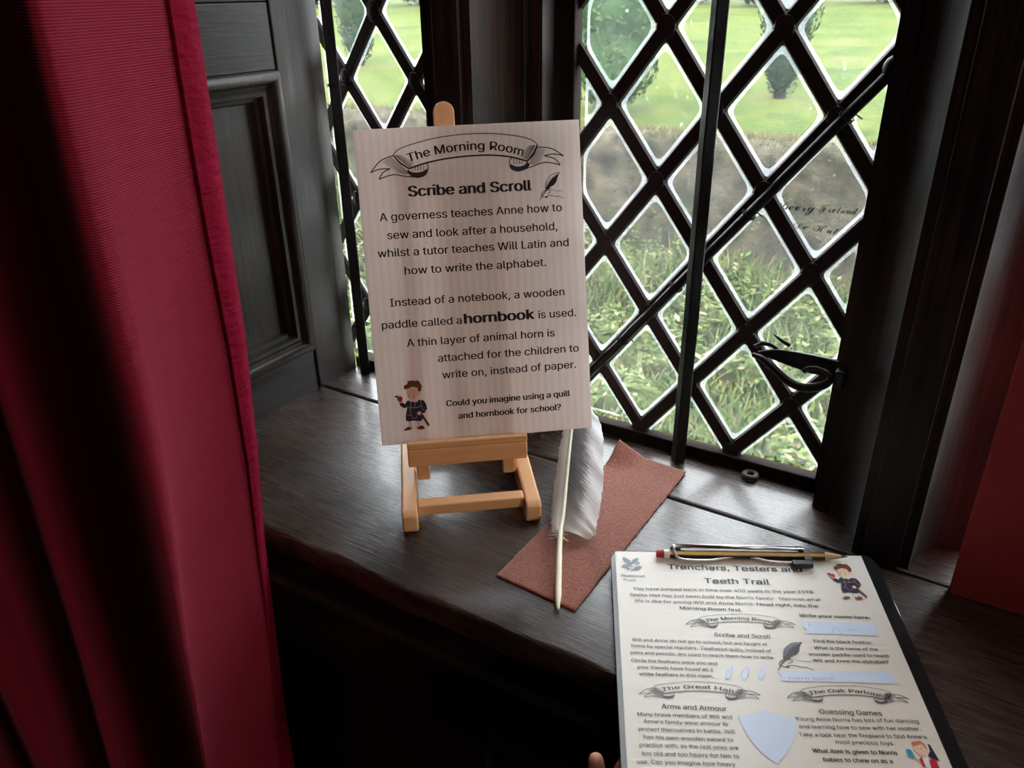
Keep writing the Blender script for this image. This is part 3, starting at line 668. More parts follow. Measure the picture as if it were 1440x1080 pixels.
# weeds, ferns and long grass in the ditch
b = MB(); rr = random.Random(5)
def blade(p, h, wd, lean, m=0):
    a = rr.uniform(0, 6.283); d = Vector((math.cos(a), math.sin(a), 0)); s = Vector((-d.y, d.x, 0))*wd*.5; P = []
    for t in (0, .45, .8, 1): P.append(Vector(p)+Vector((0, 0, h*t*(1-.18*lean*t)))+d*h*lean*t*t)
    b.add([P[0]-s, P[0]+s, P[1]+s*.9, P[1]-s*.9, P[2]+s*.6, P[2]-s*.6, P[3]], [(0, 1, 2, 3), (3, 2, 4, 5), (5, 4, 6)], m)
def leafy(p, h, n, l):
    for k in range(n):
        z = h*rr.uniform(.2, 1); a = rr.uniform(0, 6.283); d = Vector((math.cos(a), math.sin(a), rr.uniform(-.4, .5))).normalized(); s = d.cross(Vector((0, 0, 1))).normalized()*l*.22; q = Vector(p)+Vector((0, 0, z))
        b.add([q, q+d*l*.5+s, q+d*l, q+d*l*.5-s], [(0, 1, 2, 3)], 0)
for _ in range(11000):
    y = 3.3+3.45*rr.random()**.8; x = rr.uniform(-8.2, .6)
    if x/y > .02 or x/y < -1.45: continue
    z = moatz(x, y); kd = noise.noise((x*1.3, y*1.3, 9)); big = .5+.5*noise.noise((x*.55, y*.8, 4)); back = max(0, min(1, (y-4.6)/1.6)); left = max(0, min(1, (-x-1.2)/3))
    hh = .16+back*(.22+.75*big*(.35+.65*left))
    if kd > -.02: leafy((x, y, z), hh*rr.uniform(.4, 1.2), 7, rr.uniform(.03, .09))
    else:
        for _k in range(3): blade((x+rr.gauss(0, .05), y+rr.gauss(0, .03), z-.02), hh*rr.uniform(.4, 1.2), rr.uniform(.006, .02), rr.uniform(.15, .9))
    if rr.random() < .05:   # straw-coloured seed heads
        p = Vector((x, y, z)); h_ = hh*rr.uniform(1.1, 1.7); d = Vector((rr.uniform(-.25, .25), rr.uniform(-.2, .1), 0)); q = p+Vector((0, 0, h_))+d*h_
        b.add([p-Vector((.003, 0, 0)), p+Vector((.003, 0, 0)), q], [(0, 1, 2)]); 
        for _k in range(9): c_ = p.lerp(q, rr.uniform(.72, 1)); a = Vector((rr.gauss(0, 1), rr.gauss(0, .5), rr.uniform(0, 1))).normalized()*rr.uniform(.02, .06); b.add([c_, c_+a*.5+Vector((0, 0, .008)), c_+a, c_+a*.5-Vector((0, 0, .008))], [(0, 1, 2, 3)])
b.v = [(x, min(y, 6.86), z) for x, y, z in b.v]
tag(b.build('weeds', 'weeds'), 'tangled weeds and long grass at the foot of the garden wall', 'plants', kind='stuff')

# ------------------------------------------------------------------ curtain at the left
plan = [(-.4637, .368), (-.4550, .357), (-.4508, .350), (-.4496, .3445), (-.4492, .3365), (-.4491, .3245), (-.447, .309), (-.443, .293), (-.437, .276), (-.4297, .262), (-.425, .255), (-.4238, .250), (-.4294, .2475), (-.4536, .252), (-.505, .268), (-.567, .290), (-.613, .298), (-.625, .287), (-.617, .272), (-.630, .264), (-.70, .286), (-.76, .284), (-.748, .256), (-.765, .242), (-.86, .266), (-.92, .255), (-.935, .215), (-1.02, .22)]
path = smoothpath([(x, y, 0) for x, y in plan], 7); path = [(p.x, p.y) for p in path]
tab = [(.10, -.052), (.30, -.048), (.54, -.040), (.66, -.030), (.76, -.022), (.86, -.009), (.96, 0), (1.19, .008), (2.2, .012)]
def curt(k, z):
    x, y = path[k]; s = k/len(path); d = interp(z, tab)
    d += .004*math.sin(z*9+s*14)*min(1, s*6); y += .004*math.sin(z*7+s*22)*min(1, s*8)
    return (x+d*(1-.15*s), min(y, .3745), z)
ZS = [.02+2.2*i/110 for i in range(111)]
cu = empty('curtain', (-.6, .3, 0), 'heavy dark red curtain hanging in folds at the left', 'curtain')
def sheet(k0, k1, off, th):
    b = MB(); n = k1-k0+1; outs = []
    for z in ZS:
        row = [Vector(curt(k, z)) for k in range(k0, k1+1)]
        for i, p in enumerate(row):
            t = row[min(i+1, n-1)]-row[max(i-1, 0)]; nn = Vector((-t.y, t.x, 0)).normalized(); b.v.append(tuple(p+nn*off))
    m = len(ZS)
    for j in range(m-1):
        for i in range(n-1): b.f.append((j*n+i, j*n+i+1, (j+1)*n+i+1, (j+1)*n+i)); b.m.append(0)
    return b
o = sheet(23, len(path)-1, 0, .002).build('cloth', 'curtain', cu, smooth=True); sd = o.modifiers.new('t', 'SOLIDIFY'); sd.thickness = .0025; sd.offset = 1
o = sheet(0, 22, .0, .004).build('hem', 'hem', cu, smooth=True); sd = o.modifiers.new('t', 'SOLIDIFY'); sd.thickness = .005; sd.offset = 0; bv = o.modifiers.new('b', 'BEVEL'); bv.width = .0022; bv.segments = 3

# ------------------------------------------------------------------ dark red board at the right edge
b = MB(); b.box((.0375, .604, SILL), (.402, .614, SILL+.95)); tag(b.build('display_board', 'redboard', bevel=.001), 'plain dark red upright board standing on the sill at the right', 'board')

# ------------------------------------------------------------------ easel
ES = .962; E0 = Vector((-.46026*ES, .50672*ES, SILL))            # local x: along the tray, y: backwards, z: up
rot = Matrix(((.7813, -.6241, 0), (.6241, .7813, 0), (0, 0, 1)))
ea = empty('easel', E0, 'small beech wood table easel holding the white sign', 'easel', rot=rot); ea.scale = (ES,)*3
TILT = math.radians(15.94)
def ebox(name, lo, hi, m, bev=.0016, T=None, par=None):
    b = MB(); b.box(lo, hi, 0, T); return b.build(name, m, par or ea, bevel=bev, local=True)
for x0_, x1_ in ((.0152, .0302), (.1316, .1466)):
    b = MB(); prof = [(-.0688, .004), (-.0650, .0), (.085, 0), (.085, .0235), (-.0640, .0235), (-.0688, .0190)]
    b.hexa([(x0_, y, z) for y, z in prof], [(x1_, y, z) for y, z in prof]); b.build('runner', 'beech', ea, bevel=.0022, local=True)
ebox('crossbar', (.0302, -.0580, .0120), (.1316, -.0445, .0235), 'beech_r')
TT = Matrix.Translation((0, .0042, .0575)) @ Matrix.Rotation(-TILT, 4, 'X')
tray = ebox('tray', (.0238, -.0125, .0380), (.1415, .0030, .0575), 'beech_r', .0015)
ebox('tray_lip', (.0238, -.0125, .0575), (.1415, -.0065, .0648), 'beech_r', .0012, par=tray)
for x0_, x1_ in ((.0318, .0444), (.1175, .1308)):
    ebox('upright', (x0_, .0, -.040), (x1_, .011, .262), 'beech_z', T=TT)
ebox('top_rail', (.0318, .0, .250), (.1308, .011, .264), 'beech_r', T=TT)
b = MB(); pr = [(.0704, -.02)]+[(.0802-.0098*math.cos(t), .3105+.0098*math.sin(t)) for t in [math.pi*i/14 for i in range(15)]]+[(.0900, -.02)]
b.hexa([tuple(TT @ Vector((x, .0005, z))) for x, z in pr], [tuple(TT @ Vector((x, .0075, z))) for x, z in pr]); b.build('mast', 'beech_z', ea, bevel=.001, local=True)
b = MB(); b.tube([(.0800, .074, .230), (.0800, .092, .010)], .005, 4); b.build('rear_strut', 'beech_z', ea, local=True)
b = MB(); b.box((.0302, .062, .006), (.1316, .072, .018)); b.build('crossbar', 'beech_r', ea, bevel=.0015, local=True)

# ------------------------------------------------------------------ sign board
a_ = Vector((.78125, .62412, .01127)).normalized(); b_ = Vector((-.1814, .2065, .9615)); b_ = (b_-a_*b_.dot(a_)).normalized(); n_ = a_.cross(b_)
S0 = EYE+Vector((-.46026, .50672, -.39925))*ES
sg = empty('sign_board', S0, 'white printed information board propped on the wooden easel', 'sign', rot=Matrix((a_, b_, n_)).transposed()); sg.scale = (ES,)*3
TS = lambda u, v, h: (u/1000, v/1000, .00025+h)
b = MB(); b.box((-.0004, 0, -.004), (.2092, .2975, 0), 0)
for t, p, q, xh, wt in [('Scribe and Scroll', (45.4, 235.8), (160.5, 235.4), 10.2, 'x'), ('A governess teaches Anne how to', (16.9, 214.8), (188.9, 214.5), 7.9, 'r'), ('sew and look after a household,', (22.4, 198), (183.7, 197.2), 7.9, 'r'),
    ('whilst a tutor teaches Will Latin and', (12.1, 181.7), (193.9, 181.3), 7.9, 'r'), ('how to write the alphabet.', (35.7, 164.3), (171.0, 163.7), 7.9, 'r'), ('Instead of a notebook, a wooden', (19.3, 135.1), (187.5, 134.4), 7.9, 'r'),
    ('paddle called a', (9.9, 114.4), (85.9, 114.0), 7.9, 'r'), ('hornbook', (88.9, 113.8), (156.6, 113.6), 10.2, 'x'), ('is used.', (161.0, 113.6), (198.0, 113.4), 7.9, 'r'), ('A thin layer of animal horn is', (32.0, 95.6), (175.9, 95.0), 7.9, 'r'),
    ('attached for the children to', (60.5, 78.6), (199.1, 78.2), 7.9, 'r'), ('write on, instead of paper.', (63.5, 61.9), (195.7, 62.1), 7.9, 'r'), ('Could you imagine using a quill', (65.3, 34.0), (188.1, 34.1), 6.4, 'b'), ('and hornbook for school?', (76.2, 20.6), (178.4, 20.9), 6.4, 'b')]:
    write(b, t, p, q, xh, TS, 0, 1, wt)
b.build('printed_panel', ['corflute', 'ink'], sg, local=True)
# scroll banner drawing (mm in its own frame), reused smaller on the clipboard
top_arc = [(33.9, 273.2), (40.9, 279.2), (60.9, 284.5), (79.1, 287.6), (102.3, 289.2), (127.1, 288.6), (151.9, 284.9), (164.3, 280.6), (168.6, 276.4)]
bot_arc = [(47.5, 260.9), (64.3, 265.3), (84.2, 268.3), (107.6, 269.6), (127.5, 269.0), (144.1, 266.4), (158.5, 262.1)]
def banner(b, T, text, mk, ms, fill=None, xh=8.2, lw=1.0, h=0):
    cv = lambda P, n=8: [(p.x, p.y) for p in smoothpath([(x, y, 0) for x, y in P], n)]
    ta, ba = cv(top_arc), cv(bot_arc)
    lt_ = cv([(33.9, 273.2), (22, 269), (12.3, 259.0)], 6)+cv([(12.3, 259.0), (20, 261.6), (30.4, 261.7)], 4)+cv([(30.4, 261.7), (23.5, 258.5), (19.5, 252.9)], 5)+cv([(19.5, 252.9), (32.3, 256.2), (43.0, 254.3), (56, 252.6)], 6)
    rt_ = cv([(167.0, 274.6), (181.5, 272.6), (193.1, 265.3)], 6)+cv([(193.1, 265.3), (184, 267.4), (174.5, 266.4)], 4)+cv([(174.5, 266.4), (184.5, 263.0), (189.3, 257.2)], 5)+cv([(189.3, 257.2), (175.8, 260.2), (163.8, 257.4), (151.8, 253.8)], 6)
    for P, wd in ((ta, .75*lw), (ba, 1.5*lw), (lt_, .9*lw), (rt_, .9*lw)): b.line(P, wd, T, h, mk)
    b.line([(33.9, 273.2), (40, 266.2), (47.5, 260.9)], [1.0*lw, 1.8*lw, 1.2*lw], T, h, mk); b.line([(168.8, 276.9), (165, 269.0), (158.5, 262.1)], [1.0*lw, 2.4*lw, 1.4*lw], T, h, mk)
    # rolled ends
    lc = cv([(46.5, 260.4), (50, 257.6), (58, 257.3), (64.6, 259.8), (64.0, 256.0), (60.8, 253.3), (54.4, 252.2), (49.5, 253.8), (45.5, 257.6)], 5); rc = cv([(158.3, 262.0), (155, 258.6), (148, 257.8), (141.6, 260.3), (141.8, 256.6), (145.4, 253.9), (150.6, 253.2), (157.3, 255.2), (160.5, 258.8)], 5)
    b.poly(lc, T, h, ms); b.poly(rc, T, h, ms)
    b.line(cv([(64.3, 265.3), (65.4, 261.5), (64.6, 258.5)], 4), .8*lw, T, h, mk); b.line(cv([(144.1, 266.4), (141.4, 263), (141.6, 259.5)], 4), .8*lw, T, h, mk)
    for k in range(4): b.line([(53.5+k*2.6, 262.3+.35*k), (53.2+k*2.6, 259.2)], .55*lw, T, h, mk); b.line([(145.5+k*2.6, 265.3-.6*k), (145.6+k*2.4, 259.8)], .55*lw, T, h, mk)
    for k in range(7):   # hatching
        f = k/7; b.line([(31.8-1.35*k, 271.8-.55*k), (47.5-1.2*k-.35*k, 256.2-.05*k+1.2*(k > 3))], .62*lw*(1-.09*k), T, h, mk)
        b.line([(168.4+1.3*k, 274.0-.30*k), (160.2+1.3*k, 259.3-.12*k)], .62*lw*(1-.09*k), T, h, mk)
        b.line([(35.3+.9*k, 273.4+.5*k-f*3), (48.5+.75*k, 261.9+.5*k+f*1.2)], .6*lw*(1-.13*k), T, h, mk); b.line([(166.6-.95*k, 276.2+.3*k-f*2), (158.0-.95*k, 263.4+.5*k)], .7*lw*(1-.11*k), T, h, mk)
    # lettering along the arc
    tb = cv([(47.9, 266.6), (68.2, 271.6), (91.2, 274.2), (107, 274.7), (122, 274.2), (138, 271.7), (154.0, 267.0)], 10)
    ds = [0]
    for p, q in zip(tb, tb[1:]): ds.append(ds[-1]+math.dist(p, q))
    def arc(s):
        s = max(0, min(.99999, s))*ds[-1]; i = max(k for k in range(len(ds)-1) if ds[k] <= s); f = (s-ds[i])/(ds[i+1]-ds[i]); p, q = Vector(tb[i]), Vector(tb[i+1])
        i2 = min(i+3, len(tb)-1); i1 = max(i-2, 0); return p+(q-p)*f, (Vector(tb[i2])-Vector(tb[i1])).normalized()
    write(b, text, (0, 0), (ds[-1], 0), xh, T, h, mk, 'm', arc=arc)
b = MB(); banner(b, TS, 'The Morning Room', 0, 0); tag(b.build('ribbon_banner', 'ink', sg, local=True), 'black scroll banner reading The Morning Room')
def quill_art(b, T, mk, h=0, lw=1.0):
    cv = lambda P, n=6: [(p.x, p.y) for p in smoothpath([(x, y, 0) for x, y in P], n)]
    dk = [(188.6, 250.3), (186.4, 246.4), (185.0, 242.0), (182.4, 239.0), (178.6, 237.2), (178.0, 235.6), (174.6, 234.4), (174.0, 236.6), (177.0, 240.6), (181.5, 245.6)]
    b.poly(dk, T, h, mk); b.line(cv([(188.6, 250.3), (182.5, 249.4), (178.0, 246.2), (175.0, 241.8), (174.0, 236.6)]), .5*lw, T, h, mk)
    for k in range(5): b.line([(174.8+k*1.9, 238.5+k*2.2), (176.0+k*2.2, 242.5+k*1.5)], .4*lw, T, h, mk)
    b.line([(175.2, 235.2), (171.5, 230.6), (168.0, 225.3)], [1.1*lw, .9*lw, .5*lw], T, h, mk)
    b.line(cv([(178.0, 236.6), (183.0, 233.9), (191.2, 233.2)]), .35*lw, T, h, mk); b.line(cv([(170.2, 228.6), (170.0, 231.0), (172.7, 234.2), (177.4, 234.6), (179.0, 233.2), (175.8, 231.0)]), .55*lw, T, h, mk)
    b.line(cv([(171.0, 229.2), (174.4, 228.0), (176.4, 229.6), (180.5, 229.4), (183.6, 228.2), (186.6, 228.6), (190.8, 226.0)]), .5*lw, T, h, mk); b.poly([(173.6, 229.0), (176.2, 229.4), (175.6, 227.6), (174.2, 227.5)], T, h, mk)
b = MB(); quill_art(b, TS, 0); tag(b.build('quill_drawing', 'ink', sg, local=True), 'small drawing of a hand writing with a quill')
BOY = dict(legl=[(27.3, 22.1), (29.9, 21.9), (29.8, 17), (27.0, 17.2)], legr=[(35.3, 21.4), (38.2, 21.5), (38.1, 16.4), (35.6, 16.6)], arm=[(19.7, 41.6), (23.2, 41.3), (25.3, 39.8), (27.5, 42.9), (27.3, 37.0), (24.3, 35.6), (20.7, 38.2)], coat=[(27.5, 42.9), (30.6, 42.9), (34.9, 40.9), (38.9, 42.8), (43.4, 42.1), (45.6, 38.0), (46.2, 33.3), (43.6, 29.6), (41.0, 29.1), (41.3, 23.8), (39.1, 21.4), (32.2, 22.7), (27.6, 22.1), (24.8, 23.3), (24.9, 27.9), (26.8, 35.0), (26.8, 38.3)],
  collar=[(29.7, 43.4), (38.9, 43.4), (36.9, 40.7), (33.6, 42.0), (30.5, 41.3)], face=[(27.8, 54.9), (33.7, 56.4), (38.0, 55.0), (39.0, 51.4), (40.8, 50.8), (40.6, 48.2), (38.8, 47.4), (37.2, 45.3), (35.9, 43.6), (32, 42.6), (30.6, 43.2), (28.8, 46.3), (27.8, 50.7)], hair=[(25.6, 58.0), (29.2, 59.4), (29.7, 62.2), (34.2, 62.6), (37.9, 61.7), (38.7, 62.8), (41.0, 60.6), (42.9, 56.2), (41.6, 51.5), (39.0, 51.0), (38.3, 55.0), (33.7, 56.4), (29.1, 54.8), (25.6, 54.3)],
  hand=[(17.5, 45.0), (23.3, 43.2), (22.9, 41.3), (20.0, 41.2)], apple=[(17.9, 45.7), (18.9, 47.6), (21.6, 48.2), (23.6, 45.8), (22.3, 42.6), (19.8, 42.9)], leaf=[(15.5, 48.5), (19.1, 49.1), (19.2, 46.8), (17.3, 46.7)], sword=[(39.2, 28.2), (41.3, 28.8), (47.2, 18.0), (47.1, 16.0), (45.5, 16.1)], fist=[(36.0, 30.3), (38.7, 31.9), (40.6, 29.8), (38.6, 27.4), (36.5, 28.6)], shoel=[(22.2, 14.6), (26.9, 17.5), (28.4, 16.0), (29.8, 17.2), (29.9, 14.9), (27.9, 13.8), (22.7, 13.2)], shoer=[(34.9, 17.1), (36.7, 15.6), (37.8, 17.2), (41.0, 16.9), (42.5, 13.8), (38.5, 13.1), (35.3, 14.1)])
def boy(b, T, i):   # i: material slots hair skin navy red green shoe sock gold
    order = [('legl', 6), ('legr', 6), ('arm', 2), ('coat', 2), ('face', 1), ('collar', 6), ('hair', 0), ('hand', 1), ('apple', 3), ('leaf', 4), ('sword', 5), ('fist', 1), ('shoel', 5), ('shoer', 5)]
    for k, (n, m) in enumerate(order): b.poly(BOY[n], T, .00003*(k+1), i[m])
    h = .0006
    for P in ([(27.5, 36.2), (34.5, 35.3), (40.8, 36.6)], [(31.0, 41.0), (30.6, 36)], [(34.8, 40.6), (34.8, 35.4)], [(29.9, 35.6), (29.8, 29.4)], [(26.2, 28.5), (30.7, 28.1), (30.8, 25.4), (34.9, 25.1), (35.5, 27.7)], [(40.4, 42.2), (41.2, 36.6), (41.8, 33), (44.6, 32.2)]): b.line(P, .42, T, h, i[7])
    b.line([(29.5, 49.0), (30.8, 49.6)], .5, T, h, i[0]); b.line([(33.6, 49.6), (34.4, 50.6)], .5, T, h, i[0]); b.line([(33.2, 45.9), (35.4, 47.6)], .45, T, h, i[5]); b.line([(33.0, 53.4), (34.6, 52.6)], .5, T, h, i[0])
    b.poly([(28.6, 48.0), (30.4, 48.2), (30.2, 46.6), (29.0, 46.6)], T, h, i[8])
b = MB(); boy(b, TS, range(9)); flat('blush', (.50, .20, .16)); tag(b.build('boy_drawing', ['hair', 'skin', 'navy', 'red', 'green', 'shoe', 'sock', 'gold', 'blush'], sg, local=True), 'small colour drawing of a boy in blue holding an apple')

# ------------------------------------------------------------------ felt cloth
b = MB(); nx, ny = 30, 90; cs = [(-.2874, .4392), (-.2117, .4343), (-.2059, .6690), (-.2807, .6711)]; vs = []
for j in range(ny+1):
    for i in range(nx+1):
        s, t = i/nx, j/ny; x = (cs[0][0]*(1-s)+cs[1][0]*s)*(1-t)+(cs[3][0]*(1-s)+cs[2][0]*s)*t; y = (cs[0][1]*(1-s)+cs[1][1]*s)*(1-t)+(cs[3][1]*(1-s)+cs[2][1]*s)*t
        ed = (.0007*noise.noise((x*90, y*90, 0)))
        if i in (0, nx): x += ed*(1 if i else -1)
        if j in (0, ny): y += ed
        z = .0019+.0005*noise.noise((x*40, y*40, 2))+max(0, .012*(t-.86)/.14*(.38-s)/.38)*(t > .86)*(s < .38)+.003*max(0, t-.9)/.1*(1-s)
        vs.append((x, y, SILL+z))
b.add(vs, [(j*(nx+1)+i, j*(nx+1)+i+1, (j+1)*(nx+1)+i+1, (j+1)*(nx+1)+i) for j in range(ny) for i in range(nx)])
o = b.build('felt_cloth', 'felt', smooth=True); sd = o.modifiers.new('t', 'SOLIDIFY'); sd.thickness = .0015; sd.offset = -1
tag(o, 'rust brown felt strip lying on the sill under the feather', 'cloth')

# ------------------------------------------------------------------ feather quill
qf = empty('feather_quill', (-.2226, .4266, SILL+.004), 'grey and white goose feather quill resting on the brown felt', 'feather')
SH = smoothpath([(-.2226, .4266, .0042), (-.2391, .4587, .007), (-.2615, .5033, .011), (-.2728, .5311, .014), (-.2942, .5796, .022), (-.3195, .6381, .033), (-.3285, .6658, .040), (-.335, .6901, .046)], 8)
SH = [p+Vector((0, 0, SILL)) for p in SH]
b = MB(); k = len(SH); b.tube(SH, [.0012+.0016*min(1, i/4) if i < 5 else .0028*(1-.75*(i/k)**1.3) for i in range(k)], 10); b.build('shaft', 'shaftm', qf, smooth=True)
Lr = smoothpath([(-.2685, .5030, .012), (-.2775, .5160, .013), (-.2858, .5325, .015), (-.307, .5818, .024), (-.326, .6307, .034), (-.3321, .658, .041), (-.3365, .6905, .046)], 8)
Rr = smoothpath([(-.2398, .5134, .007), (-.236, .5210, .009), (-.2385, .5290, .013), (-.2502, .564, .022), (-.2653, .5984, .031), (-.2882, .6429, .040), (-.3079, .666, .044), (-.3340, .6905, .046)], 8)
def samp(P, t): f = t*(len(P)-1); i = min(int(f), len(P)-2); return P[i].lerp(P[i+1], f-i)
b = MB(); NJ, NI = 60, 22; sh0 = 17/ (len(SH)-1); vs = []; uvs = []
for j in range(NJ+1):
    t = j/NJ; c = samp(SH, sh0+(1-sh0)*t)
    Lp = samp(Lr, t)+Vector((0, 0, SILL)); Rp = samp(Rr, t)+Vector((0, 0, SILL))
    for i in range(NI+1):
        s = i/NI*2-1
        if s < 0: q = -s; p = c.lerp(Lp, q)+Vector((0, 0, .002*math.sin(math.pi*q)))
        else: q = s; p = c.lerp(Rp, q)+Vector((0, 0, .006*math.sin(math.pi*q)+.0016*q*math.sin(t*46+q*3)*(.4+.6*t))); p += (samp(SH, 1)-c).normalized()*(-.004*math.sin(math.pi*q))
        if q > .9: p += Vector((rnd.gauss(0, .0004), rnd.gauss(0, .0004), 0))
        vs.append(p); uvs.append((i/NI, t*.6+.4 if True else 0))
b.add(vs, [(j*(NI+1)+i, j*(NI+1)+i+1, (j+1)*(NI+1)+i+1, (j+1)*(NI+1)+i) for j in range(NJ) for i in range(NI)], 0, uvs)
b.build('vane', 'vane', qf, smooth=True)
b = MB(); c0 = samp(SH, sh0)
for k in range(34):
    sd_ = -1 if k % 3 else 1; t = rnd.uniform(-.03, .02); c = samp(SH, sh0+t); d = Vector((sd_*rnd.uniform(.4, 1), rnd.uniform(-.9, .5), rnd.uniform(-.2, .3))).normalized(); l = rnd.uniform(.005, .012)
    b.tube([c, c+d*l*.5, c+d*l+Vector((rnd.gauss(0, .001), rnd.gauss(0, .001), rnd.gauss(0, .001)))], [.00025, .0002, .0001], 4)
b.build('down_tuft', 'down', qf)

# ------------------------------------------------------------------ clipboard with the printed trail sheet
cu_, cv_, cn_ = Vector((.89215, .45122, .02160)).normalized(), Vector((-.45135, .88835, .08438)), None
cv_ = (cv_-cu_*cv_.dot(cu_)).normalized(); cn_ = cu_.cross(cv_)
K0 = EYE+Vector((-.20846, .50202, -.42617)); KS = .955
rotk = Matrix((cu_, cv_, cn_)).transposed()
cl = empty('clipboard', K0, 'clear black plastic clipboard with wire clip at the front right of the sill', 'clipboard', rot=rotk)
b = MB(); x0, x1, y0, y1 = -.0042, .2115, -.300, .0035; r_ = .012; ring = []
for cx, cy, a0 in ((x1-r_, y1-r_, 0), (x0+r_, y1-r_, 90), (x0+r_, y0+r_, 180), (x1-r_, y0+r_, 270)):
    for q in range(7): a = math.radians(a0+15*q); ring.append((cx+r_*math.cos(a), cy+r_*math.sin(a)))
b.hexa([(x, y, -.0034) for x, y in ring], [(x, y, -.0006) for x, y in ring]); b.build('backing_board', 'acrylic', cl, bevel=.0006, local=True)
TC = lambda u, v, h: (u*KS/1000, v*KS/1000, .0006+h)
# sheet of paper
ps = empty('printed_sheet', K0+cn_*.0002, 'cream printed activity sheet held under the wire clip of the clipboard', 'paper', rot=rotk)
b = MB(); nx, ny = 12, 40; vs = []
PW, PL = .21*KS, .290*KS
for j in range(ny+1):
    for i in range(nx+1): vs.append((PW*i/nx, .0006-(PL+.0006)*j/ny, .0002))
b.add(vs, [(j*(nx+1)+i, (j+1)*(nx+1)+i, (j+1)*(nx+1)+i+1, j*(nx+1)+i+1) for j in range(ny) for i in range(nx)], 0)
b.box((0, -PL, -.0004), (PW, .0006, .0001), 0)
TX = [('b', 'Trenchers, Testers and', (44.3, -20.2), (155.9, -20.6), 5.2), ('b', 'Teeth Trail', (72.9, -35.8), (126.2, -35.6), 5.2), ('r', 'You have jumped back in time over 400 years to the year 1598.', (13.0, -45.2), (160.3, -44.8), 2.8), ('r', 'Speke Hall has just been built by the Norris family.  Discover what', (10.1, -52.1), (163.1, -53.0), 2.8), ('r', 'life is like for young Will and Anne Norris.', (14.0, -58.7), (109.4, -59.3), 2.8), ('b', 'Head right, into the', (111.3, -59.3), (159.2, -60.0), 2.8), ('b', 'Morning Room first.', (49.3, -65.2), (98.5, -66.1), 2.8),
 ('m', 'Scribe and Scroll', (73.1, -92.2), (115.4, -92.8), 3.3), ('r', 'Will and Anne do not go to school, but are taught at', (9.2, -98.9), (111.5, -100.0), 2.65), ('r', 'home by special teachers.  Feathered quills, instead of', (8.4, -104.9), (113.2, -106.3), 2.65), ('r', 'pens and pencils, are used to teach them how to write.', (7.4, -111.3), (114.6, -112.5), 2.65), ('m', 'Circle the feathers once you and', (7.6, -118.7), (71.0, -119.5), 2.65), ('m', 'your friends have found all 3', (11.6, -124.7), (67.2, -125.4), 2.65), ('m', 'white feathers in this room.', (12.6, -130.8), (66.9, -130.9), 2.65),
 ('m', 'Arms and Armour', (26.7, -158.5), (72.0, -158.9), 3.4), ('r', 'Many brave members of Will and', (9.3, -165.1), (74.6, -165.1), 2.65), ('r', "Anne's family wear armour to", (13.2, -170.8), (71.0, -170.8), 2.65), ('r', 'protect themselves in battle. Will', (9.4, -177.0), (74.8, -176.6), 2.65), ('r', 'has his own wooden sword to', (12.3, -183.0), (72.4, -183.0), 2.65), ('r', 'practice with, as the real ones are', (9.2, -189.1), (75.0, -188.8), 2.65), ('r', 'too old and too heavy for him to', (10.3, -195.4), (74.4, -194.9), 2.65), ('r', 'use. Can you imagine how heavy', (6.8, -201.6), (71.0, -200.9), 2.65),
 ('b', 'Write your name here:', (142.3, -70.1), (196.2, -70.8), 2.8), ('m', 'Find the black feather.', (147.1, -95.5), (190.9, -95.8), 2.65), ('m', 'What is the name of the', (145.8, -102.0), (192.6, -102.0), 2.65), ('m', 'wooden paddle used to teach', (140.4, -108.2), (198.7, -107.8), 2.65), ('m', 'Will and Anne the alphabet?', (141.9, -114.1), (196.7, -113.4), 2.65), ('m', 'Guessing Games', (135.8, -158.5), (177.8, -158.3), 3.4), ('r', 'Young Anne Norris has lots of fun dancing', (117.8, -164.6), (200.6, -163.3), 2.65), ('r', 'and learning how to sew with her mother.', (118.9, -170.5), (199.7, -169.3), 2.65), ('r', "Take a look near the fireplace to find Anne's", (117.5, -176.7), (201.6, -175.2), 2.65), ('r', 'most precious toys.', (140.5, -181.5), (178.8, -181.0), 2.65), ('b', 'What item is given to Norris', (123.5, -188.7), (178.4, -188.1), 2.8), ('b', 'babies to chew on as a', (129.1, -194.9), (173.3, -194.3), 2.8)]
for wt, t, p, q, xh in TX: write(b, t, p, q, xh*1.2, TC, 0, 1, {'r': 'p', 'm': 'r', 'b': 'm'}[wt])
b.build('sheet', ['paper', 'ink_paper'], ps, local=True)
# answer boxes, feathers and shield left white, with pencil writing
b = MB()
for P in ([(142.8, -75.7), (147.8, -74.6), (172, -74.9), (196.9, -74.5), (198.2, -78), (196.7, -87.3), (165, -86.8), (141.8, -87.1), (144.6, -83.1), (142.0, -80)], [(113.6, -122.9), (150, -122.2), (195.6, -120.9), (194.2, -124.5), (197.6, -127), (198.6, -131.4), (150, -131.2), (114.5, -132.0), (116.6, -128)],
          [(78.9, -162.0), (84, -162.2), (88.6, -160.9), (93, -159.2), (97.7, -156.6), (102, -159), (107.5, -160.8), (112, -162.2), (117.5, -162.4), (117.2, -168), (115.2, -174.6), (112, -181.5), (108, -188), (103, -193.6), (98.1, -197.8), (93, -193.8), (88, -187.8), (83.6, -180), (80.6, -171)]): b.poly(P, TC, .00002, 0)
for dx in (0, 11.9, 23.6): b.poly([(81.8+dx, -119.2), (82.4+dx, -122), (81.2+dx, -126.3), (77.6+dx, -131.8), (75.4+dx, -131.4), (75.2+dx, -128.6), (77.3+dx, -124.0)], TC, .00002, 0)
write(b, 'ho\u0280n book'.replace('\u0280', 'r'), (121.3, -130.6), (153.5, -129.6), 2.6, TC, .0001, 1, 's', F_MATH)
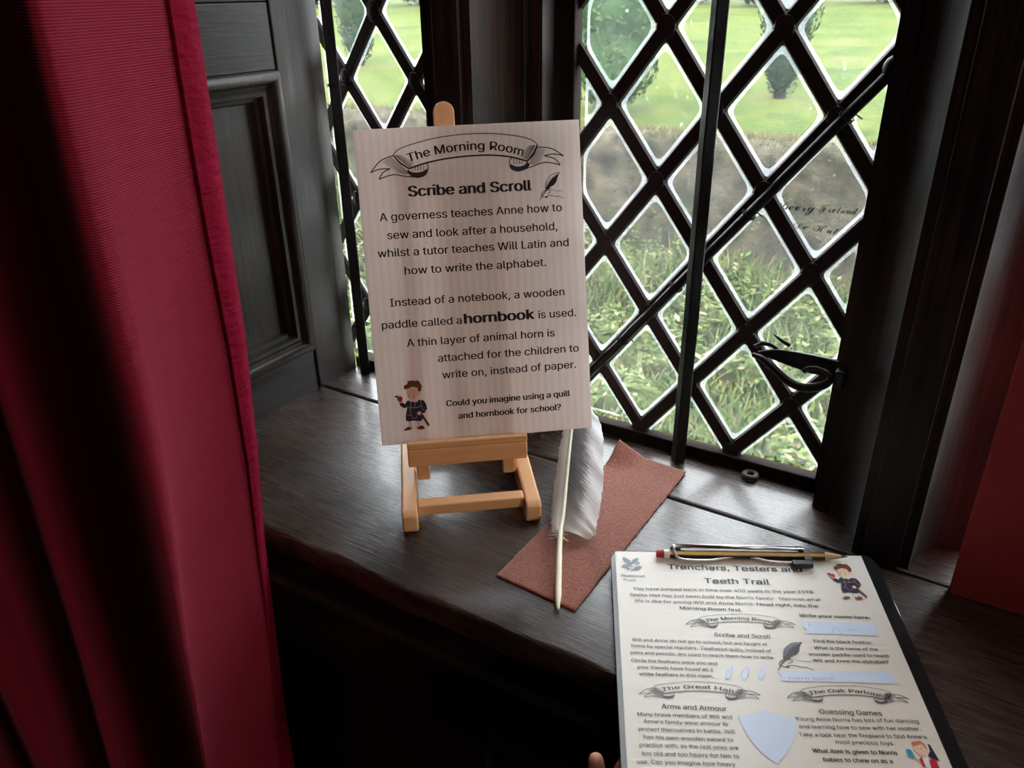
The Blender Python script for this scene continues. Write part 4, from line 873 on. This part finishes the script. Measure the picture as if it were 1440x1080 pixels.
for P in ([(147.2, -79.9), (148.1, -76.2)], [(162.8, -86.1), (165, -82), (167.6, -79.2), (168, -82), (169.5, -86.7)], [(175.6, -83.5), (177, -82.2), (178.4, -84), (179.5, -82), (181.6, -81.6)]): b.line(P, .45, TC, .0001, 1)
b.build('answer_spaces', ['paper_white', 'pencilmark'], ps, local=True)
flat('pshade', (.10, .10, .12)); flat('pblush', (.75, .33, .26))
for t, fl, fr in (('The Morning Room', (62.4, -75.2), (125.6, -73.8)), ('The Great Hall', (21.8, -141.4), (86.0, -141.5)), ('The Oak Parlour', (126.2, -140.7), (189.0, -140.1))):
    s = (fr[0]-fl[0])/134.7; TB = lambda u, v, h, fl=fl, s=s: TC(fl[0]+(u-33.9)*s, fl[1]+(v-273.2)*s*.86, h)
    b = MB(); banner(b, TB, t, 0, 1, lw=1.15); tag(b.build('ribbon_banner', ['ink_paper', 'pshade'], ps, local=True), 'printed scroll banner reading '+t)
b = MB(); TQ = lambda u, v, h: TC(114.6+(u-168.0)*1.13, -122.3+(v-225.3)*1.06, h); quill_art(b, TQ, 0, lw=1.0)
for P in ([(138.5, -95.8), (130, -97.2), (124.0, -102), (120.6, -110.4), (120.6, -113.6), (126, -108), (132, -102)],): b.poly(P, TC, -.00002, 1)
tag(b.build('quill_drawing', ['ink_paper', 'pgrey'], ps, local=True), 'printed drawing of a hand writing with a quill')
b = MB(); TBy = lambda u, v, h: TC(175.3+(u-15.5)*.80, -50.6+(v-13.2)*.82, h); boy(b, TBy, range(9)); tag(b.build('boy_drawing', ['phair', 'pskin', 'pnavy', 'pred', 'green', 'phair', 'pwhite', 'gold', 'pblush'], ps, local=True), 'colour drawing of a boy in blue holding an apple')
b = MB()
for k, (m, P) in enumerate([(0, [(200.4, -178.8), (201.8, -179.8), (203.7, -191.6), (200.3, -190.2), (197.4, -188.1), (200.1, -184.4)]), (1, [(196.4, -177.0), (198.2, -177.0), (200.3, -179.8), (199.9, -184.4), (197.2, -187.7), (199.0, -183.2), (198.5, -179.3)]), (2, [(191.4, -180.9), (196.8, -179.3), (197.6, -181.9), (198.4, -183.5), (198.0, -187), (197, -190), (195.0, -190), (194.6, -187.4), (192.6, -187.9), (190.6, -185.5), (190.2, -183.5)]), (3, [(189.6, -179.3), (191.2, -177.9), (196.4, -177.0), (198.5, -179.3), (199.0, -183.2), (197.6, -181.9), (196.8, -179.3), (191.0, -181.2)]),
    (4, [(190.9, -191.2), (193.1, -188.2), (193.6, -196), (191.6, -196)]), (1, [(193.1, -189.4), (197, -189.4), (196.6, -198), (193.4, -198)]), (4, [(196.9, -191.6), (199.2, -189.9), (201.6, -191.1), (201.6, -198), (196.4, -198)]), (5, [(184.7, -183.8), (187.9, -183.6), (188.9, -188.8), (186.9, -190.2), (184.7, -189.6)]), (2, [(188.6, -188.8), (189.2, -188.8), (191.2, -193.6), (190.4, -193.8)])]): b.poly(P, TC, .00003*(k+1), m)
b.line([(192.0, -183.2), (192.8, -183.0)], .5, TC, .0005, 0); b.line([(194.2, -183.2), (195.0, -183.0)], .5, TC, .0005, 0)
tag(b.build('girl_drawing', ['pnavy', 'pwhite', 'pskin', 'pginger', 'pred', 'pblue'], ps, local=True), 'colour drawing of a red haired girl at the sheet corner')
# oak leaf emblem
b = MB()
def oak(p, q, wd):
    p, q = Vector(p), Vector(q); t = q-p; L = t.length; t.normalize(); n = Vector((-t.y, t.x)); A = []; B = []
    for i in range(41):
        s = i/40; e = wd*math.sin(math.pi*min(1, s*1.02))**.7*(1+.28*math.sin(s*4.2*2*math.pi)); c = p+t*L*s; A.append(c+n*e); B.append(c-n*e)
    k = 41; b.add([TC(v.x, v.y, .0) for v in A+B], [(k+i, k+i+1, i+1, i) for i in range(k-1)])
oak((13.2, -14.6), (6.0, -6.9), 2.1); oak((13.3, -14.4), (19.8, -7.6), 2.0); oak((12.8, -16.4), (4.4, -18.4), 2.1); oak((13.9, -22.2), (22.2, -17.6), 2.0)
b.poly([(17.4, -14.8), (18.4, -13.0), (19.6, -12.2), (20.9, -12.8), (20.4, -14.4), (19.2, -15.5)], TC, 0, 0); b.poly([(8.6, -21.2), (10.1, -19.9), (12.2, -20.1), (11.6, -21.6), (10.2, -22.2)], TC, 0, 0)
b.line([(13.1, -14.3), (13.5, -19.4), (13.2, -24.1)], .55, TC, 0, 0); b.line([(13.4, -19), (16, -16.6), (17.8, -15)], .4, TC, 0, 0); b.line([(13.4, -21), (12.2, -20.9)], .4, TC, 0, 0)
write(b, 'National', (4.3, -30.3), (24.0, -30.5), 3.0, TC, 0, 0, 'r'); write(b, 'Trust', (5.2, -35.2), (15.9, -35.3), 3.0, TC, 0, 0, 'r')
tag(b.build('oak_leaf_emblem', 'logo', ps, local=True), 'blue grey oak leaf emblem with two words')
# wire clip
def TK(u, v, h): return (u*KS/1000, v*KS/1000, h)
cp = MB()
cp.tube([TK(50.5, 1.2, .0075), TK(160.5, .2, .0075)], .0019, 12)
kb = o = cp.build('clip_bar', 'chrome', cl, smooth=True, local=True); tag(o, 'straight chrome clip bar')
cp = MB(); wp = smoothpath([TK(50.5, 1.0, .0075), TK(50.0, -1.5, .0100), TK(50.4, -7.0, .0085), TK(53.5, -11.0, .005), TK(62, -11.8, .0036), TK(80, -11.0, .0030), TK(92, -8.6, .0034), TK(104, -7.2, .0042), TK(117, -7.6, .0038), TK(130, -10.6, .0028), TK(145, -11.6, .0026), TK(158, -11.8, .0026)], 6)
cp.tube(wp, .0011, 10); tag(cp.build('clip_wire', 'chrome', kb, smooth=True, local=True), 'bent chrome wire of the clip')
cp = MB(); cp.box(TK(148.5, -17.6, .0016), TK(165.5, -11.6, .0062)); cp.box(TK(159.5, -12.6, .0042), TK(166.0, 1.4, .0066)); cp.build('clip_catch', 'blackplastic', kb, bevel=.0009, local=True)
for q in (48, 157): cp = MB(); cp.box(TK(q, 0.9, -.0004), TK(q+9, 3.2, .0058)); cp.build('clip_base', 'blackplastic', kb, bevel=.0006, local=True)
# pencil
pe = empty('pencil', K0+cu_*.034, 'yellow and black pencil with red eraser tucked under the clipboard clip', 'pencil', rot=rotk)
pe_off = .034
pp, pq = Vector((35.2*KS/1000-pe_off, -5.6*KS/1000, .0042)), Vector((196.6*KS/1000-pe_off, -4.8*KS/1000, .0042))
pd = (pq-pp).normalized(); Lp = (pq-pp).length; ax1 = Vector((0, 0, 1)); ax2 = ax1.cross(pd).normalized(); PR = .0036
def seg(name, s0, s1, r0_, r1_, m, n=24, smooth=True):
    b = MB(); b.tube([pp+pd*s0, pp+pd*(s0*.5+s1*.5), pp+pd*s1], [r0_, (r0_+r1_)/2, r1_], n, squash=Vector((0, 0, 1))); return b.build(name, m, pe, smooth=smooth and 'auto', local=True)
b = MB(); 
for k in range(6):
    a0, a1 = math.radians(60*k), math.radians(60*k+60); e = [(ax1*math.cos(a)+ax2*math.sin(a))*PR for a in (a0, a1)]
    s0, s1 = .0105, Lp-.0185; ss = [s0+(s1-s0)*i/6 for i in range(7)]; f0 = [pp+pd*s for s in ss]
    for i in range(6): 
        q = [f0[i]+e[0], f0[i+1]+e[0], f0[i+1]+e[1], f0[i]+e[1]]; g = [f0[i]+e[0].lerp(e[1], t) for t in (0, .16, .84, 1)]; g2 = [f0[i+1]+e[0].lerp(e[1], t) for t in (0, .16, .84, 1)]
        b.add(g+g2, [(0, 4, 5, 1), (1, 5, 6, 2), (2, 6, 7, 3)], 0); b.m[-3:] = [1, 1 if k % 2 == 0 else 0, 1]
b.build('barrel', ['pencil_y', 'pencil_k'], pe, local=True)
seg('band', .0062, .0108, .0037, .0037, 'band'); tag(seg('eraser', 0, .0064, .0030, .0034, 'rubber'), 'red eraser end')
seg('sharpened_tip', Lp-.0186, Lp-.0052, .0036, .0014, 'rawwood'); seg('lead', Lp-.0054, Lp, .0014, .0003, 'graphite')

# ------------------------------------------------------------------ the hand holding the clipboard
pr = empty('person', (-.115, .33, .66), 'person holding the clipboard, only two fingertips showing at its lower left edge', 'person')
def skinned(name, chains, m, parent):
    me = bpy.data.meshes.new(name); bm = bmesh.new(); lay = bm.verts.layers.skin.verify(); first = None
    for ch in chains:
        prev = None
        for (p, r) in ch:
            if isinstance(p, int): v = bm.verts[p]
            else:
                v = bm.verts.new(p); v[lay].radius = (r, r); bm.verts.ensure_lookup_table()
                if first is None: first = v; v[lay].use_root = True
            if prev: bm.edges.new((prev, v))
            prev = v
    bm.to_mesh(me); bm.free(); me.materials.append(M[m]); o = bpy.data.objects.new(name, me); C.objects.link(o)
    o.modifiers.new('s', 'SKIN').use_smooth_shade = True; ss = o.modifiers.new('d', 'SUBSURF'); ss.levels = ss.render_levels = 2
    o.parent = parent; o.matrix_parent_inverse = parent.matrix_basis.inverted(); return o
F = lambda *a: [(Vector(p), r) for p, r in a]
palm = F(((-.098, .300, .618), .021), ((-.106, .311, .645), .024), ((-.113, .322, .668), .020))
idx = [(2, 0)]+F(((-.128, .326, .692), .0085), ((-.1380, .3308, .7130), .0066), ((-.1430, .3320, .7305), .0058), ((-.1455, .3350, .7390), .0050))
mid = [(2, 0)]+F(((-.1235, .331, .694), .0088), ((-.1305, .3425, .7175), .0070), ((-.1265, .3560, .7270), .0060), ((-.1160, .371, .7285), .0052))
rng_ = [(2, 0)]+F(((-.108, .332, .690), .0086), ((-.106, .344, .706), .0070), ((-.096, .357, .7155), .0062), ((-.088, .366, .7180), .0052))
lit = [(1, 0)]+F(((-.094, .322, .680), .0080), ((-.088, .335, .699), .0062), ((-.080, .346, .7080), .0052))
thb = [(1, 0)]+F(((-.128, .300, .668), .0115), ((-.139, .291, .705), .0090), ((-.130, .289, .738), .0080), ((-.116, .291, .757), .0068))
arm_ = [(0, 0)]+F(((-.090, .280, .590), .0185), ((-.070, .240, .545), .0205), ((-.030, .150, .470), .026))
skinned('hand', [palm, idx, mid, rng_, lit, thb, arm_], 'skin3', pr)
b = MB(); b.tube([(-.078, .256, .563), (-.070, .240, .545), (-.030, .150, .470), (.0, .05, .40)], [.026, .030, .038, .046], 20, cap=False); o = b.build('sleeve', 'sleeve', pr, smooth=True); sd = o.modifiers.new('t', 'SOLIDIFY'); sd.thickness = .002
